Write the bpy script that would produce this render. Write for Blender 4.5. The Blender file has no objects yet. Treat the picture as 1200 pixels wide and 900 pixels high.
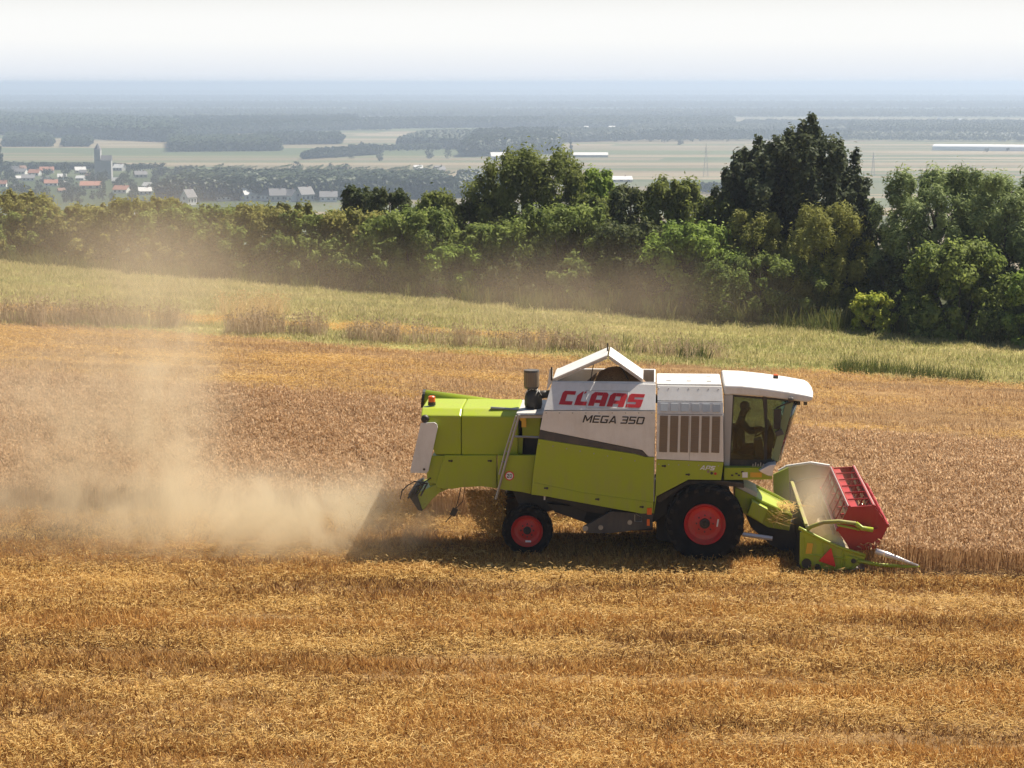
import bpy, bmesh, math, random
import numpy as np
from mathutils import Vector, Matrix, Euler

R = math.radians
SC = bpy.context.scene
COL = SC.collection

# ------------------------------------------------------------------ camera, sky, sun, exposure
CAM_H, FPX, HORIZON = 9.84, 2420.0, 97.0            # camera height, focal length and horizon row in 1200x900 pixels
PITCH = math.atan((450.0 - HORIZON) / FPX)
cam_d = bpy.data.cameras.new('camera')
cam_d.sensor_width = 36.0
cam_d.lens = FPX / 1200.0 * 36.0
cam_d.clip_start, cam_d.clip_end = 0.5, 200000.0
cam = bpy.data.objects.new('camera', cam_d)
COL.objects.link(cam)
cam.location = (0, 0, CAM_H)
cam.rotation_euler = (math.pi / 2 - PITCH, 0, 0)
SC.camera = cam

SUN_TO = Vector((0.44, 0.36, 0.82)).normalized()     # direction towards the sun
HZ0, HZ1 = (0.445, 0.47, 0.515), (0.555, 0.555, 0.545)    # haze light at the horizon and two degrees above it
world = bpy.data.worlds.new('World')
SC.world = world
world.use_nodes = True
wt = world.node_tree
bg = wt.nodes['Background']
sky = wt.nodes.new('ShaderNodeTexSky')
sky.sky_type = 'NISHITA'
sky.sun_disc = False
sky.sun_elevation = math.asin(SUN_TO.z)
sky.sun_rotation = math.atan2(SUN_TO.x, SUN_TO.y)
sky.air_density, sky.dust_density, sky.ozone_density = 1.0, 1.5, 1.0
# the lowest few degrees of the sky are bright with haze
SKY_K = 0.05
tc = wt.nodes.new('ShaderNodeTexCoord'); sx_ = wt.nodes.new('ShaderNodeSeparateXYZ'); wt.links.new(tc.outputs['Generated'], sx_.inputs[0])
mr_ = wt.nodes.new('ShaderNodeMapRange'); mr_.interpolation_type = 'SMOOTHERSTEP'; wt.links.new(sx_.outputs[2], mr_.inputs[0])
mr_.inputs[1].default_value, mr_.inputs[2].default_value, mr_.inputs[3].default_value, mr_.inputs[4].default_value = 0.025, 0.075, 1.0, 0.0
low = wt.nodes.new('ShaderNodeMapRange'); wt.links.new(sx_.outputs[2], low.inputs[0])
low.inputs[1].default_value, low.inputs[2].default_value = -0.001, 0.020
hz_ = wt.nodes.new('ShaderNodeMix'); hz_.data_type = 'RGBA'; wt.links.new(low.outputs[0], hz_.inputs[0])
hz_.inputs[6].default_value = (HZ0[0] / SKY_K, HZ0[1] / SKY_K, HZ0[2] / SKY_K, 1); hz_.inputs[7].default_value = (HZ1[0] / SKY_K, HZ1[1] / SKY_K, HZ1[2] / SKY_K, 1)
mxw = wt.nodes.new('ShaderNodeMix'); mxw.data_type = 'RGBA'; wt.links.new(mr_.outputs[0], mxw.inputs[0])
wt.links.new(sky.outputs[0], mxw.inputs[6]); wt.links.new(hz_.outputs[2], mxw.inputs[7])
wt.links.new(mxw.outputs[2], bg.inputs[0])
bg.inputs[1].default_value = SKY_K
sun_d = bpy.data.lights.new('sun', 'SUN')
sun_d.energy, sun_d.angle, sun_d.color = 5.0, R(0.5), (1.0, 0.92, 0.80)
sun = bpy.data.objects.new('sun', sun_d)
COL.objects.link(sun)
sun.location = (30, 30, 60)
sun.rotation_euler = (-SUN_TO).to_track_quat('-Z', 'Y').to_euler()
vs = SC.view_settings
vs.view_transform, vs.look, vs.gamma, vs.use_curve_mapping = 'Standard', 'None', 1.0, False
vs.exposure = 0.84
SC.render.engine = 'CYCLES'
SC.cycles.max_bounces = 6
SC.cycles.diffuse_bounces = 2
SC.cycles.glossy_bounces = 2
SC.cycles.transmission_bounces = 3
SC.cycles.transparent_max_bounces = 8
SC.cycles.volume_bounces = 1
SC.cycles.volume_step_rate = 1.0
SC.cycles.volume_max_steps = 64

# ------------------------------------------------------------------ measuring helpers
cp, sp = math.cos(PITCH), math.sin(PITCH)
def ray(u, v):
    a, b = (u - 600.0) / FPX, (450.0 - v) / FPX
    return Vector((a, cp + b * sp, -sp + b * cp))
PLAIN_Z = -64.0
def sstep(a, b, x):
    t = np.clip((x - a) / (b - a), 0, 1)
    return t * t * (3 - 2 * t)
def terrain(X, Y):
    X = np.asarray(X, float); Y = np.asarray(Y, float)
    s = 0.045 * sstep(44, 64, Y)
    z = -s * 55 * np.tanh(X / 55)
    z = z + 0.05 * np.sin(X * 0.21 + Y * 0.33) * sstep(48, 60, Y)
    edge = 106 - 0.42 * X
    q = np.clip(Y - edge, 0, None)
    fall = 64.0 * sstep(0, 760, q) ** 0.62
    m = sstep(0, 120, q)
    return z * (1 - m) - fall
def tz(x, y): return float(terrain(x, y))
def G(u, v):
    d = ray(u, v); lo, hi = 5.0, 400.0
    for _ in range(60):
        mid = (lo + hi) / 2
        if CAM_H + d.z * mid > tz(d.x * mid, d.y * mid): lo = mid
        else: hi = mid
    return Vector((d.x * lo, d.y * lo, tz(d.x * lo, d.y * lo)))
def PL(u, v):
    d = ray(u, v); t = (PLAIN_Z - CAM_H) / d.z
    return Vector((d.x * t, d.y * t, PLAIN_Z))
def px_scale(p): return FPX / (p.y * cp + (CAM_H - p.z) * sp)

# ------------------------------------------------------------------ object helpers
def tag(o, label=None, cat=None, group=None, kind=None):
    if label: o['label'] = label
    if cat: o['category'] = cat
    if group: o['group'] = group
    if kind: o['kind'] = kind
    return o
def empty(name, loc=(0, 0, 0), rz=0):
    o = bpy.data.objects.new(name, None); COL.objects.link(o)
    o.location = loc; o.rotation_euler = (0, 0, rz); o.empty_display_size = 0.3
    return o
def link_mesh(name, me, parent=None):
    o = bpy.data.objects.new(name, me); COL.objects.link(o)
    if parent is not None: o.parent = parent
    return o
def copy_tree(o, parent=None):
    c = o.copy(); COL.objects.link(c); c.parent = parent
    for ch in [q for q in bpy.data.objects if q.parent == o]: copy_tree(ch, c)
    return c

class MB:
    """collects shapes, links them as one mesh object"""
    def __init__(s): s.v, s.f, s.m = [], [], []
    def add(s, vs, fs, mi=0):
        b = len(s.v); s.v += [tuple(p) for p in vs]
        for f in fs: s.f.append([b + i for i in f]); s.m.append(mi)
    def box(s, c, d, rot=None, mi=0):
        M = Euler(rot).to_matrix() if rot else Matrix.Identity(3)
        vs = [Vector(c) + M @ Vector((x * d[0] / 2, y * d[1] / 2, z * d[2] / 2)) for z in (-1, 1) for y in (-1, 1) for x in (-1, 1)]
        s.add(vs, [(0, 2, 3, 1), (4, 5, 7, 6), (0, 1, 5, 4), (2, 6, 7, 3), (0, 4, 6, 2), (1, 3, 7, 5)], mi)
    def loft(s, a, b, mi=0):
        """closed solid between two polygons of equal count"""
        n = len(a)
        s.add(list(a) + list(b), [list(range(n))[::-1], list(range(n, 2 * n))] + [(i, (i + 1) % n, n + (i + 1) % n, n + i) for i in range(n)], mi)
    def tube(s, pts, r, n=8, mi=0, cap=True):
        pts = [Vector(p) for p in pts]
        rs = r if isinstance(r, (list, tuple)) else [r] * len(pts)
        rings = []
        for i, p in enumerate(pts):
            t = (pts[min(i + 1, len(pts) - 1)] - pts[max(i - 1, 0)]).normalized()
            ref = Vector((0, 0, 1)) if abs(t.z) < 0.9 else Vector((1, 0, 0))
            a = t.cross(ref).normalized(); b = t.cross(a)
            rings.append([p + (a * math.cos(k * 2 * math.pi / n) + b * math.sin(k * 2 * math.pi / n)) * rs[i] for k in range(n)])
        vs = [q for rg in rings for q in rg]; fs = []
        for i in range(len(pts) - 1):
            for k in range(n):
                fs.append((i * n + k, i * n + (k + 1) % n, (i + 1) * n + (k + 1) % n, (i + 1) * n + k))
        if cap: fs += [list(range(n))[::-1], [(len(pts) - 1) * n + k for k in range(n)]]
        s.add(vs, fs, mi)
    def lathe(s, prof, c=(0, 0, 0), axis='y', n=32, mi=0):
        """profile of (radius, along axis) turned round an axis through c"""
        vs = []
        for (r, h) in prof:
            for k in range(n):
                a = 2 * math.pi * k / n
                if axis == 'y': p = (r * math.cos(a), h, r * math.sin(a))
                elif axis == 'x': p = (h, r * math.cos(a), r * math.sin(a))
                else: p = (r * math.cos(a), r * math.sin(a), h)
                vs.append((c[0] + p[0], c[1] + p[1], c[2] + p[2]))
        fs = []
        for i in range(len(prof) - 1):
            for k in range(n): fs.append((i * n + k, i * n + (k + 1) % n, (i + 1) * n + (k + 1) % n, (i + 1) * n + k))
        s.add(vs, fs, mi)
    def build(s, name, mats, parent=None, bevel=0.0, smooth=False, seg=2):
        me = bpy.data.meshes.new(name)
        me.from_pydata(s.v, [], s.f)
        bm = bmesh.new(); bm.from_mesh(me)
        bmesh.ops.recalc_face_normals(bm, faces=bm.faces)
        bm.to_mesh(me); bm.free()
        for m in (mats if isinstance(mats, (list, tuple)) else [mats]): me.materials.append(m)
        if len(set(s.m)) > 1: me.polygons.foreach_set('material_index', s.m)
        if smooth: me.shade_smooth()
        o = link_mesh(name, me, parent)
        if bevel > 0:
            b = o.modifiers.new('bevel', 'BEVEL'); b.width = bevel; b.segments = seg; b.limit_method = 'ANGLE'; b.angle_limit = R(28)
            b.harden_normals = False
        return o

# ------------------------------------------------------------------ node helpers
class NT:
    def __init__(s, mat): s.t = mat.node_tree; s.l = s.t.links
    def n(s, typ, **kw):
        nd = s.t.nodes.new(typ)
        for k, v in kw.items(): setattr(nd, k, v)
        return nd
    def put(s, sock, val):
        if isinstance(val, bpy.types.NodeSocket): s.l.new(val, sock)
        elif val is not None: sock.default_value = val
    def math(s, op, a, b=None, c=None, clamp=False):
        nd = s.n('ShaderNodeMath', operation=op); nd.use_clamp = clamp
        for i, q in enumerate((a, b, c)):
            if q is not None: s.put(nd.inputs[i], q)
        return nd.outputs[0]
    def vmath(s, op, a, b=None):
        nd = s.n('ShaderNodeVectorMath', operation=op)
        s.put(nd.inputs[0], a)
        if b is not None: s.put(nd.inputs[1], b)
        return nd.outputs['Value'] if op in ('LENGTH', 'DOT_PRODUCT', 'DISTANCE') else nd.outputs[0]
    def mix(s, f, a, b, blend='MIX'):
        nd = s.n('ShaderNodeMix', data_type='RGBA', blend_type=blend)
        s.put(nd.inputs[0], f)
        for i, q in ((6, a), (7, b)): s.put(nd.inputs[i], (*q, 1) if isinstance(q, tuple) and len(q) == 3 else q)
        return nd.outputs[2]
    def noise(s, vec, scale, detail=4, rough=0.55, dist=0.0):
        nd = s.n('ShaderNodeTexNoise'); s.put(nd.inputs['Vector'], vec)
        nd.inputs['Scale'].default_value = scale; nd.inputs['Detail'].default_value = detail
        nd.inputs['Roughness'].default_value = rough; nd.inputs['Distortion'].default_value = dist
        return nd.outputs['Fac']
    def ramp(s, f, stops, interp='LINEAR'):
        nd = s.n('ShaderNodeValToRGB'); s.put(nd.inputs[0], f); cr = nd.color_ramp; cr.interpolation = interp
        while len(cr.elements) < len(stops): cr.elements.new(0.5)
        for e, (p, c) in zip(cr.elements, stops):
            e.position = p; e.color = (*c, 1) if not isinstance(c, (int, float)) else (c, c, c, 1)
        return nd.outputs[0]
    def mapr(s, x, a, b, lo=0.0, hi=1.0, smooth=True):
        nd = s.n('ShaderNodeMapRange'); nd.interpolation_type = 'SMOOTHSTEP' if smooth else 'LINEAR'
        s.put(nd.inputs[0], x); nd.inputs[1].default_value = a; nd.inputs[2].default_value = b
        nd.inputs[3].default_value = lo; nd.inputs[4].default_value = hi
        return nd.outputs[0]
    def pos(s): return s.n('ShaderNodeNewGeometry').outputs['Position']
    def mapping(s, vec, rot=(0, 0, 0), scale=(1, 1, 1), loc=(0, 0, 0)):
        nd = s.n('ShaderNodeMapping'); s.put(nd.inputs[0], vec)
        nd.inputs[1].default_value = loc; nd.inputs[2].default_value = rot; nd.inputs[3].default_value = scale
        return nd.outputs[0]
    def sep(s, vec):
        nd = s.n('ShaderNodeSeparateXYZ'); s.put(nd.inputs[0], vec); return nd.outputs
def material(name):
    m = bpy.data.materials.new(name); m.use_nodes = True
    t = NT(m); b = m.node_tree.nodes['Principled BSDF']
    return m, t, b
def paint(name, col, rough=0.45, dirt=0.35, dirtcol=(0.30, 0.22, 0.12), spec=0.5, scale=1.6, metal=0.0, topdust=0.5, lowdust=0.0):
    """painted or metal part: colour with uneven dust settled on it and faint unevenness"""
    m, t, b = material(name)
    co = t.n('ShaderNodeTexCoord').outputs['Object']
    n1 = t.noise(co, scale, 6, 0.62)
    n2 = t.noise(t.mapping(co, scale=(3, 3, 0.6)), scale * 2.3, 5, 0.6)
    f = t.math('MULTIPLY', t.mapr(t.math('ADD', n1, t.math('MULTIPLY', n2, 0.5)), 0.55, 1.05), dirt)
    up = t.mapr(t.sep(t.n('ShaderNodeNewGeometry').outputs['Normal'])[2], 0.3, 1.0, 0.0, topdust)
    f = t.math('ADD', f, t.math('MULTIPLY', up, t.math('MULTIPLY', n2, dirt)), clamp=True)
    if lowdust:
        z = t.sep(t.n('ShaderNodeTexCoord').outputs['Object'])[2]
        streak = t.noise(t.mapping(co, scale=(9, 9, 0.7)), 1.0, 5, 0.7)
        f = t.math('ADD', f, t.math('MULTIPLY', t.math('MULTIPLY', t.mapr(z, 2.3, 0.7), t.mapr(streak, 0.42, 0.75)), lowdust), clamp=True)
    c = t.mix(f, col, dirtcol)
    t.put(b.inputs['Base Color'], c)
    t.put(b.inputs['Roughness'], t.math('ADD', t.math('MULTIPLY', f, 0.4), rough, clamp=True))
    b.inputs['Metallic'].default_value = metal
    b.inputs['Specular IOR Level'].default_value = spec
    bp = t.n('ShaderNodeBump'); bp.inputs['Strength'].default_value = 0.05; bp.inputs['Distance'].default_value = 0.02
    t.put(bp.inputs['Height'], n2); t.l.new(bp.outputs[0], b.inputs['Normal'])
    return m
def plantmat(name, c1, c2, c3, trans=0.35, pscale=0.25, rough=0.6, stretch=(1, 1, 1), rot=0.0, lo=0.3, hi=0.7, spec=0.25, patch=None):
    """leaf / stalk: colour by growth patches over the ground and by single plant, light shines through"""
    m, t, b = material(name)
    p = t.pos()
    pm = t.mapping(p, rot=(0, 0, rot), scale=stretch)
    n1 = t.mapr(t.noise(pm, pscale, 4, 0.6), lo, hi, smooth=False)
    rnd = t.n('ShaderNodeObjectInfo').outputs['Random']
    tint = t.n('ShaderNodeAttribute'); tint.attribute_name = 'tint'
    c = t.mix(n1, c1, c2)
    r2 = t.math('FRACT', t.math('ADD', t.math('MULTIPLY', rnd, 0.5), tint.outputs['Fac']))
    c = t.mix(t.mapr(r2, 0.25, 1.0, 0, 1, False), c, c3)
    t.put(b.inputs['Base Color'], c)
    b.inputs['Roughness'].default_value = rough
    b.inputs['Specular IOR Level'].default_value = spec * 0.5
    tr = t.n('ShaderNodeBsdfTranslucent'); t.put(tr.inputs[0], c)
    mx = t.n('ShaderNodeMixShader'); mx.inputs[0].default_value = trans
    t.l.new(b.outputs[0], mx.inputs[1]); t.l.new(tr.outputs[0], mx.inputs[2])
    t.l.new(mx.outputs[0], m.node_tree.nodes['Material Output'].inputs[0])
    return m

# ------------------------------------------------------------------ materials
M = {}
M['lime'] = paint('lime_paint', (0.345, 0.43, 0.008), 0.33, 0.20, lowdust=0.40)
M['white'] = paint('white_paint', (0.78, 0.76, 0.72), 0.35, 0.24)
M['grey_white'] = paint('pale_grey_paint', (0.55, 0.53, 0.50), 0.45, 0.25)
M['charcoal'] = paint('charcoal_paint', (0.045, 0.045, 0.05), 0.45, 0.25)
M['black'] = paint('black_paint', (0.012, 0.012, 0.013), 0.5, 0.22)
M['rubber'] = paint('tyre_rubber', (0.007, 0.007, 0.008), 0.85, 0.30, dirtcol=(0.06, 0.048, 0.036), spec=0.2, scale=3.5)
M['lug'] = paint('tyre_lug_rubber', (0.016, 0.015, 0.014), 0.9, 0.7, dirtcol=(0.085, 0.066, 0.045), spec=0.2, scale=5.0)
M['red'] = paint('red_paint', (0.39, 0.008, 0.010), 0.4, 0.14)
M['rim_red'] = paint('rim_red_paint', (0.60, 0.012, 0.015), 0.4, 0.32, scale=4.0)
M['letter_red'] = paint('letter_red_paint', (0.50, 0.012, 0.018), 0.4, 0.10)
M['letter_black'] = paint('letter_black_paint', (0.015, 0.015, 0.018), 0.4, 0.05)
M['steel'] = paint('bare_steel', (0.42, 0.42, 0.41), 0.38, 0.35, metal=0.7)
M['chrome'] = paint('pale_steel', (0.75, 0.73, 0.74), 0.3, 0.1, metal=0.35)
M['orange'] = paint('orange_lens', (0.85, 0.13, 0.015), 0.25, 0.08)
M['yellow'] = paint('yellow_paint', (0.75, 0.42, 0.02), 0.4, 0.2)
M['grille'] = paint('grille_mesh', (0.27, 0.195, 0.125), 0.7, 0.4)
M['pale_mesh'] = paint('pale_mesh', (0.40, 0.42, 0.43), 0.6, 0.2)
M['dusty'] = paint('dusty_tray', (0.55, 0.48, 0.33), 0.7, 0.8, dirtcol=(0.52, 0.41, 0.25))
M['dusty_lime'] = paint('dusty_lime_paint', (0.30, 0.32, 0.03), 0.5, 0.9)
M['dark'] = paint('dark_works', (0.02, 0.019, 0.018), 0.6, 0.35, dirtcol=(0.10, 0.08, 0.055))
M['sign_white'] = paint('sign_white', (0.8, 0.8, 0.8), 0.4, 0.05)
M['sign_red'] = paint('sign_red', (0.75, 0.02, 0.02), 0.35, 0.05)
M['seat'] = paint('seat_cloth', (0.03, 0.03, 0.032), 0.85, 0.1)
def glass(name, tint, refl=1.0):
    m, t, b = material(name)
    tr = t.n('ShaderNodeBsdfTransparent'); tr.inputs[0].default_value = (*tint, 1)
    gl = t.n('ShaderNodeBsdfGlossy'); gl.inputs['Roughness'].default_value = 0.03
    fr = t.n('ShaderNodeFresnel'); fr.inputs[0].default_value = 1.5
    mx = t.n('ShaderNodeMixShader'); t.put(mx.inputs[0], t.math('MULTIPLY', fr.outputs[0], refl, clamp=True))
    t.l.new(tr.outputs[0], mx.inputs[1]); t.l.new(gl.outputs[0], mx.inputs[2])
    t.l.new(mx.outputs[0], m.node_tree.nodes['Material Output'].inputs[0])
    return m
M['glass'] = glass('tinted_glass', (0.60, 0.69, 0.63), 0.9)
M['screen_glass'] = glass('windscreen_glass', (0.66, 0.75, 0.62), 1.4)
# ------------------------------------------------------------------ where the harvester stands (front near-side wheel touches the ground here)
_g = G(828, 657)
ROOT = Vector((_g.x, _g.y, 0.0)); YAW = R(-4.0)
_ML = Matrix.Translation(ROOT) @ Matrix.Rotation(YAW, 4, 'Z')
_MI = _ML.inverted()
def P(u, v, d=0.0):
    """point of the harvester's own frame: measured on the upright plane d metres behind its near side"""
    o = _MI @ Vector((0, 0, CAM_H)); dr = _MI.to_3x3() @ ray(u, v)
    t = (d - o.y) / dr.y
    return o + dr * t
def local(X, Y):
    c, s = math.cos(-YAW), math.sin(-YAW)
    dx, dy = X - ROOT.x, Y - ROOT.y
    return dx * c - dy * s, dx * s + dy * c

def line_through(p, q):
    d = Vector((q.x - p.x, q.y - p.y)); n = Vector((-d.y, d.x)).normalized()
    if n.y < 0: n = -n
    return n.x, n.y, -(n.x * p.x + n.y * p.y)
E_FIELD = line_through(G(0, 378), G(1200, 453))      # stubble ends, meadow begins
E_TREE = line_through(G(0, 300), G(1200, 402))       # meadow ends, scrub begins
E_WHEAT = line_through(G(300, 476), G(1100, 534))    # far edge of the standing wheat
def side(E, X, Y): return E[0] * X + E[1] * Y + E[2]

# ------------------------------------------------------------------ ground: one sheet out to the horizon
def axis(core, far, n_core, n_far):
    a = np.linspace(core[0], core[1], n_core)
    g = (np.geomspace(1, far, n_far + 1)[1:])
    return np.concatenate([core[0] - (g[::-1] - 0), a, core[1] + g])
xs = axis((-70, 70), 90000, 141, 60)
ys = axis((0, 150), 90000, 151, 110)
XX, YY = np.meshgrid(xs, ys)
ZZ = terrain(XX, YY)
ZZ = ZZ + 0.025 * np.sin(XX * 1.3 + 3 * np.sin(YY * 0.7)) * np.sin(YY * 2.1 + XX * 0.15) * (np.abs(XX) < 60) * (YY < 100) * (YY > 0)
nx, ny = len(xs), len(ys)
me = bpy.data.meshes.new('ground')
vsx = np.stack([XX, YY, ZZ], -1).reshape(-1, 3)
idx = np.arange(nx * ny).reshape(ny, nx)
qs = np.stack([idx[:-1, :-1], idx[:-1, 1:], idx[1:, 1:], idx[1:, :-1]], -1).reshape(-1, 4)
me.from_pydata(vsx.tolist(), [], qs.tolist())
me.shade_smooth()
m, t, b = material('ground_soil_and_fields')
p = t.pos(); s = t.sep(p)
def lin(E): return t.math('ADD', t.math('ADD', t.math('MULTIPLY', s[0], E[0]), t.math('MULTIPLY', s[1], E[1])), E[2])
wob = t.math('MULTIPLY', t.math('SUBTRACT', t.noise(p, 0.35, 4), 0.5), 3.0)
# stubble field
sw = t.noise(t.mapping(p, rot=(0, 0, R(7)), scale=(0.10, 0.9, 1)), 1.0, 5, 0.6)
fine = t.noise(t.mapping(p, scale=(1, 1, 1)), 9.0, 6, 0.7)
stub = t.ramp(t.math('ADD', t.math('MULTIPLY', sw, 0.6), t.math('MULTIPLY', fine, 0.4)),
              [(0.30, (0.085, 0.045, 0.020)), (0.48, (0.20, 0.115, 0.045)), (0.62, (0.33, 0.205, 0.085)), (0.75, (0.46, 0.32, 0.14))])
# meadow
mg = t.noise(t.mapping(p, rot=(0, 0, R(12)), scale=(0.12, 0.5, 1)), 1.0, 5, 0.6)
mead = t.ramp(mg, [(0.3, (0.20, 0.215, 0.055)), (0.5, (0.32, 0.30, 0.10)), (0.68, (0.42, 0.33, 0.16))])
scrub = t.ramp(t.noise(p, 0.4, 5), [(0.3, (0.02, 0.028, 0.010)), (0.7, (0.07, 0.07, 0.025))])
# plain: strip fields in several lots
def lots(rot, sx, sy, seed):
    v = t.n('ShaderNodeTexVoronoi'); v.feature = 'F1'; v.distance = 'CHEBYCHEV'
    t.put(v.inputs['Vector'], t.mapping(p, rot=(0, 0, R(rot)), scale=(sx, sy, 0), loc=(seed, seed * 2, 0))); v.inputs['Scale'].default_value = 1.0
    v.inputs['Randomness'].default_value = 0.8
    return t.sep(v.outputs['Color'])[0]
l1 = lots(4, 1 / 620, 1 / 260, 3.3); l2 = lots(-3, 1 / 1300, 1 / 62, 7.7)
lf = t.math('ADD', t.math('MULTIPLY', l1, 0.5), t.math('MULTIPLY', l2, 0.5))
fld = t.ramp(lf, [(0.0, (0.06, 0.085, 0.034)), (0.30, (0.09, 0.11, 0.045)), (0.40, (0.165, 0.13, 0.08)), (0.50, (0.25, 0.19, 0.12)), (0.58, (0.10, 0.11, 0.055)), (0.68, (0.19, 0.15, 0.095)), (0.80, (0.28, 0.22, 0.145)), (0.9, (0.075, 0.095, 0.038))], 'CONSTANT')
fld = t.mix(t.math('MULTIPLY', t.noise(t.mapping(p, scale=(0.004, 0.05, 0)), 1.0, 5), 0.5), fld, (0.16, 0.15, 0.07))
vc = PL(190, 222); vd = t.vmath('LENGTH', t.vmath('MULTIPLY', t.vmath('SUBTRACT', p, tuple(vc)), (1 / 190.0, 1 / 300.0, 0.0)))
fld = t.mix(t.mapr(t.math('ADD', vd, t.math('MULTIPLY', t.noise(p, 0.01, 3), 0.4)), 1.0, 1.25, 1.0, 0.0), fld, (0.045, 0.062, 0.022))   # village gardens
# far woods as dark cover of the plain beyond
wd = t.noise(t.mapping(p, scale=(1 / 5200, 1 / 2300, 0), loc=(1.7, 0.3, 0)), 1.0, 4, 0.5)
wmask = t.math('MULTIPLY', t.mapr(s[1], 4300, 5200), t.mapr(wd, 0.40, 0.45, 1.0, 0.80))
wmask = t.math('MULTIPLY', wmask, t.mapr(wd, 0.60, 0.64, 1.0, 0.45))
fld = t.mix(wmask, fld, (0.028, 0.05, 0.024))
c = t.mix(t.mapr(t.math('ADD', lin(E_FIELD), wob), -0.6, 0.6), stub, mead)
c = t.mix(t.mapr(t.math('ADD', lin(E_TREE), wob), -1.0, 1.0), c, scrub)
c = t.mix(t.mapr(s[2], -62.5, -50.0, 1.0, 0.0), c, fld)
t.put(b.inputs['Base Color'], c); b.inputs['Roughness'].default_value = 0.9; b.inputs['Specular IOR Level'].default_value = 0.15
bp = t.n('ShaderNodeBump'); bp.inputs['Strength'].default_value = 0.7; bp.inputs['Distance'].default_value = 0.06
t.put(bp.inputs['Height'], fine); t.l.new(bp.outputs[0], b.inputs['Normal'])
me.materials.append(m)
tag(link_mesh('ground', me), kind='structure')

# ------------------------------------------------------------------ field cover: plants scattered over patches of ground
SRC = bpy.data.collections.new('plant_sources')      # not linked to the scene
def source_set(name, objs):
    c = bpy.data.collections.new(name)
    for o in objs: c.objects.link(o)
    return c
def card_mesh(name, tris, mats, mids=None, rng=None):
    """tris: list of quads (4 points each); every quad gets its own tint"""
    me = bpy.data.meshes.new(name)
    a = np.array(tris, float).reshape(-1, 3); n = len(a) // 4
    me.from_pydata(a.tolist(), [], np.arange(n * 4).reshape(-1, 4).tolist())
    at = me.attributes.new('tint', 'FLOAT', 'FACE')
    at.data.foreach_set('value', (rng or np.random.default_rng(1)).random(n).astype(np.float32))
    for mm in mats: me.materials.append(mm)
    if mids is not None: me.polygons.foreach_set('material_index', np.array(mids, np.int32))
    return me
def blade(rng, x, y, h, w, lean, z0=0.0, tip=0.25):
    a = rng.uniform(0, 2 * math.pi); c, s_ = math.cos(a), math.sin(a)
    la = rng.uniform(0, 2 * math.pi); L = lean * h * rng.uniform(0.2, 1)
    tx, ty = x + math.cos(la) * L, y + math.sin(la) * L
    return [(x - c * w, y - s_ * w, z0), (x + c * w, y + s_ * w, z0), (tx + c * w * tip, ty + s_ * w * tip, z0 + h), (tx - c * w * tip, ty - s_ * w * tip, z0 + h)], (tx, ty, z0 + h)
def tuft(name, seed, mats, n, spread, hmin, hmax, w, lean, ear=None, tip=0.3):
    rng = np.random.default_rng(seed); q, mi = [], []
    for i in range(n):
        r = spread * math.sqrt(rng.random()); a = rng.uniform(0, 6.283)
        h = rng.uniform(hmin, hmax)
        bl, top = blade(rng, r * math.cos(a), r * math.sin(a), h, w * rng.uniform(0.7, 1.3), lean, -0.03, tip)
        q.append(bl); mi.append(0)
        if ear:
            el, ew = ear; la = rng.uniform(0, 6.283); bend = rng.uniform(0.2, 1.0)
            dx, dy, dz = math.cos(la) * el * bend, math.sin(la) * el * bend, el * (1 - bend * 0.75)
            for k in (0, 1):
                px_, py_ = (-math.sin(la), math.cos(la)) if k == 0 else (0, 0)
                pz = 0 if k == 0 else 1
                m0 = (top[0] + dx * 0.5, top[1] + dy * 0.5, top[2] + dz * 0.5)
                q.append([top, (m0[0] + px_ * ew, m0[1] + py_ * ew, m0[2] + pz * ew), (top[0] + dx, top[1] + dy, top[2] + dz), (m0[0] - px_ * ew, m0[1] - py_ * ew, m0[2] - pz * ew)])
                mi.append(1)
    return bpy.data.objects.new(name, card_mesh(name, q, mats, mi, rng))
def straw(name, seed, mat, n, spread, l, w):
    rng = np.random.default_rng(seed); q = []
    for i in range(n):
        x, y, z = rng.normal(0, spread), rng.normal(0, spread), abs(rng.normal(0.03, 0.05))
        a, e = rng.uniform(0, 6.283), rng.normal(0.1, 0.28); L = l * rng.uniform(0.5, 1.2)
        d = Vector((math.cos(a) * math.cos(e), math.sin(a) * math.cos(e), math.sin(e))) * L / 2
        s_ = Vector((-math.sin(a), math.cos(a), rng.normal(0, 0.6))).normalized() * w
        c = Vector((x, y, z))
        q.append([c - d - s_, c - d + s_, c + d + s_, c + d - s_])
    return bpy.data.objects.new(name, card_mesh(name, q, [mat], None, rng))

def patch(inside, x0, x1, y0, y1, cell):
    gx = np.arange(x0, x1 + cell, cell); gy = np.arange(y0, y1 + cell, cell)
    A, B = np.meshgrid(gx, gy); Z = terrain(A, B)
    ok = inside((A[:-1, :-1] + cell / 2), (B[:-1, :-1] + cell / 2))
    idx = np.arange(A.size).reshape(A.shape)
    f = np.stack([idx[:-1, :-1], idx[:-1, 1:], idx[1:, 1:], idx[1:, :-1]], -1)[ok]
    used, inv = np.unique(f, return_inverse=True)
    v = np.stack([A.ravel(), B.ravel(), Z.ravel()], -1)[used]
    return v.tolist(), inv.reshape(-1, 4).tolist()

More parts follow.
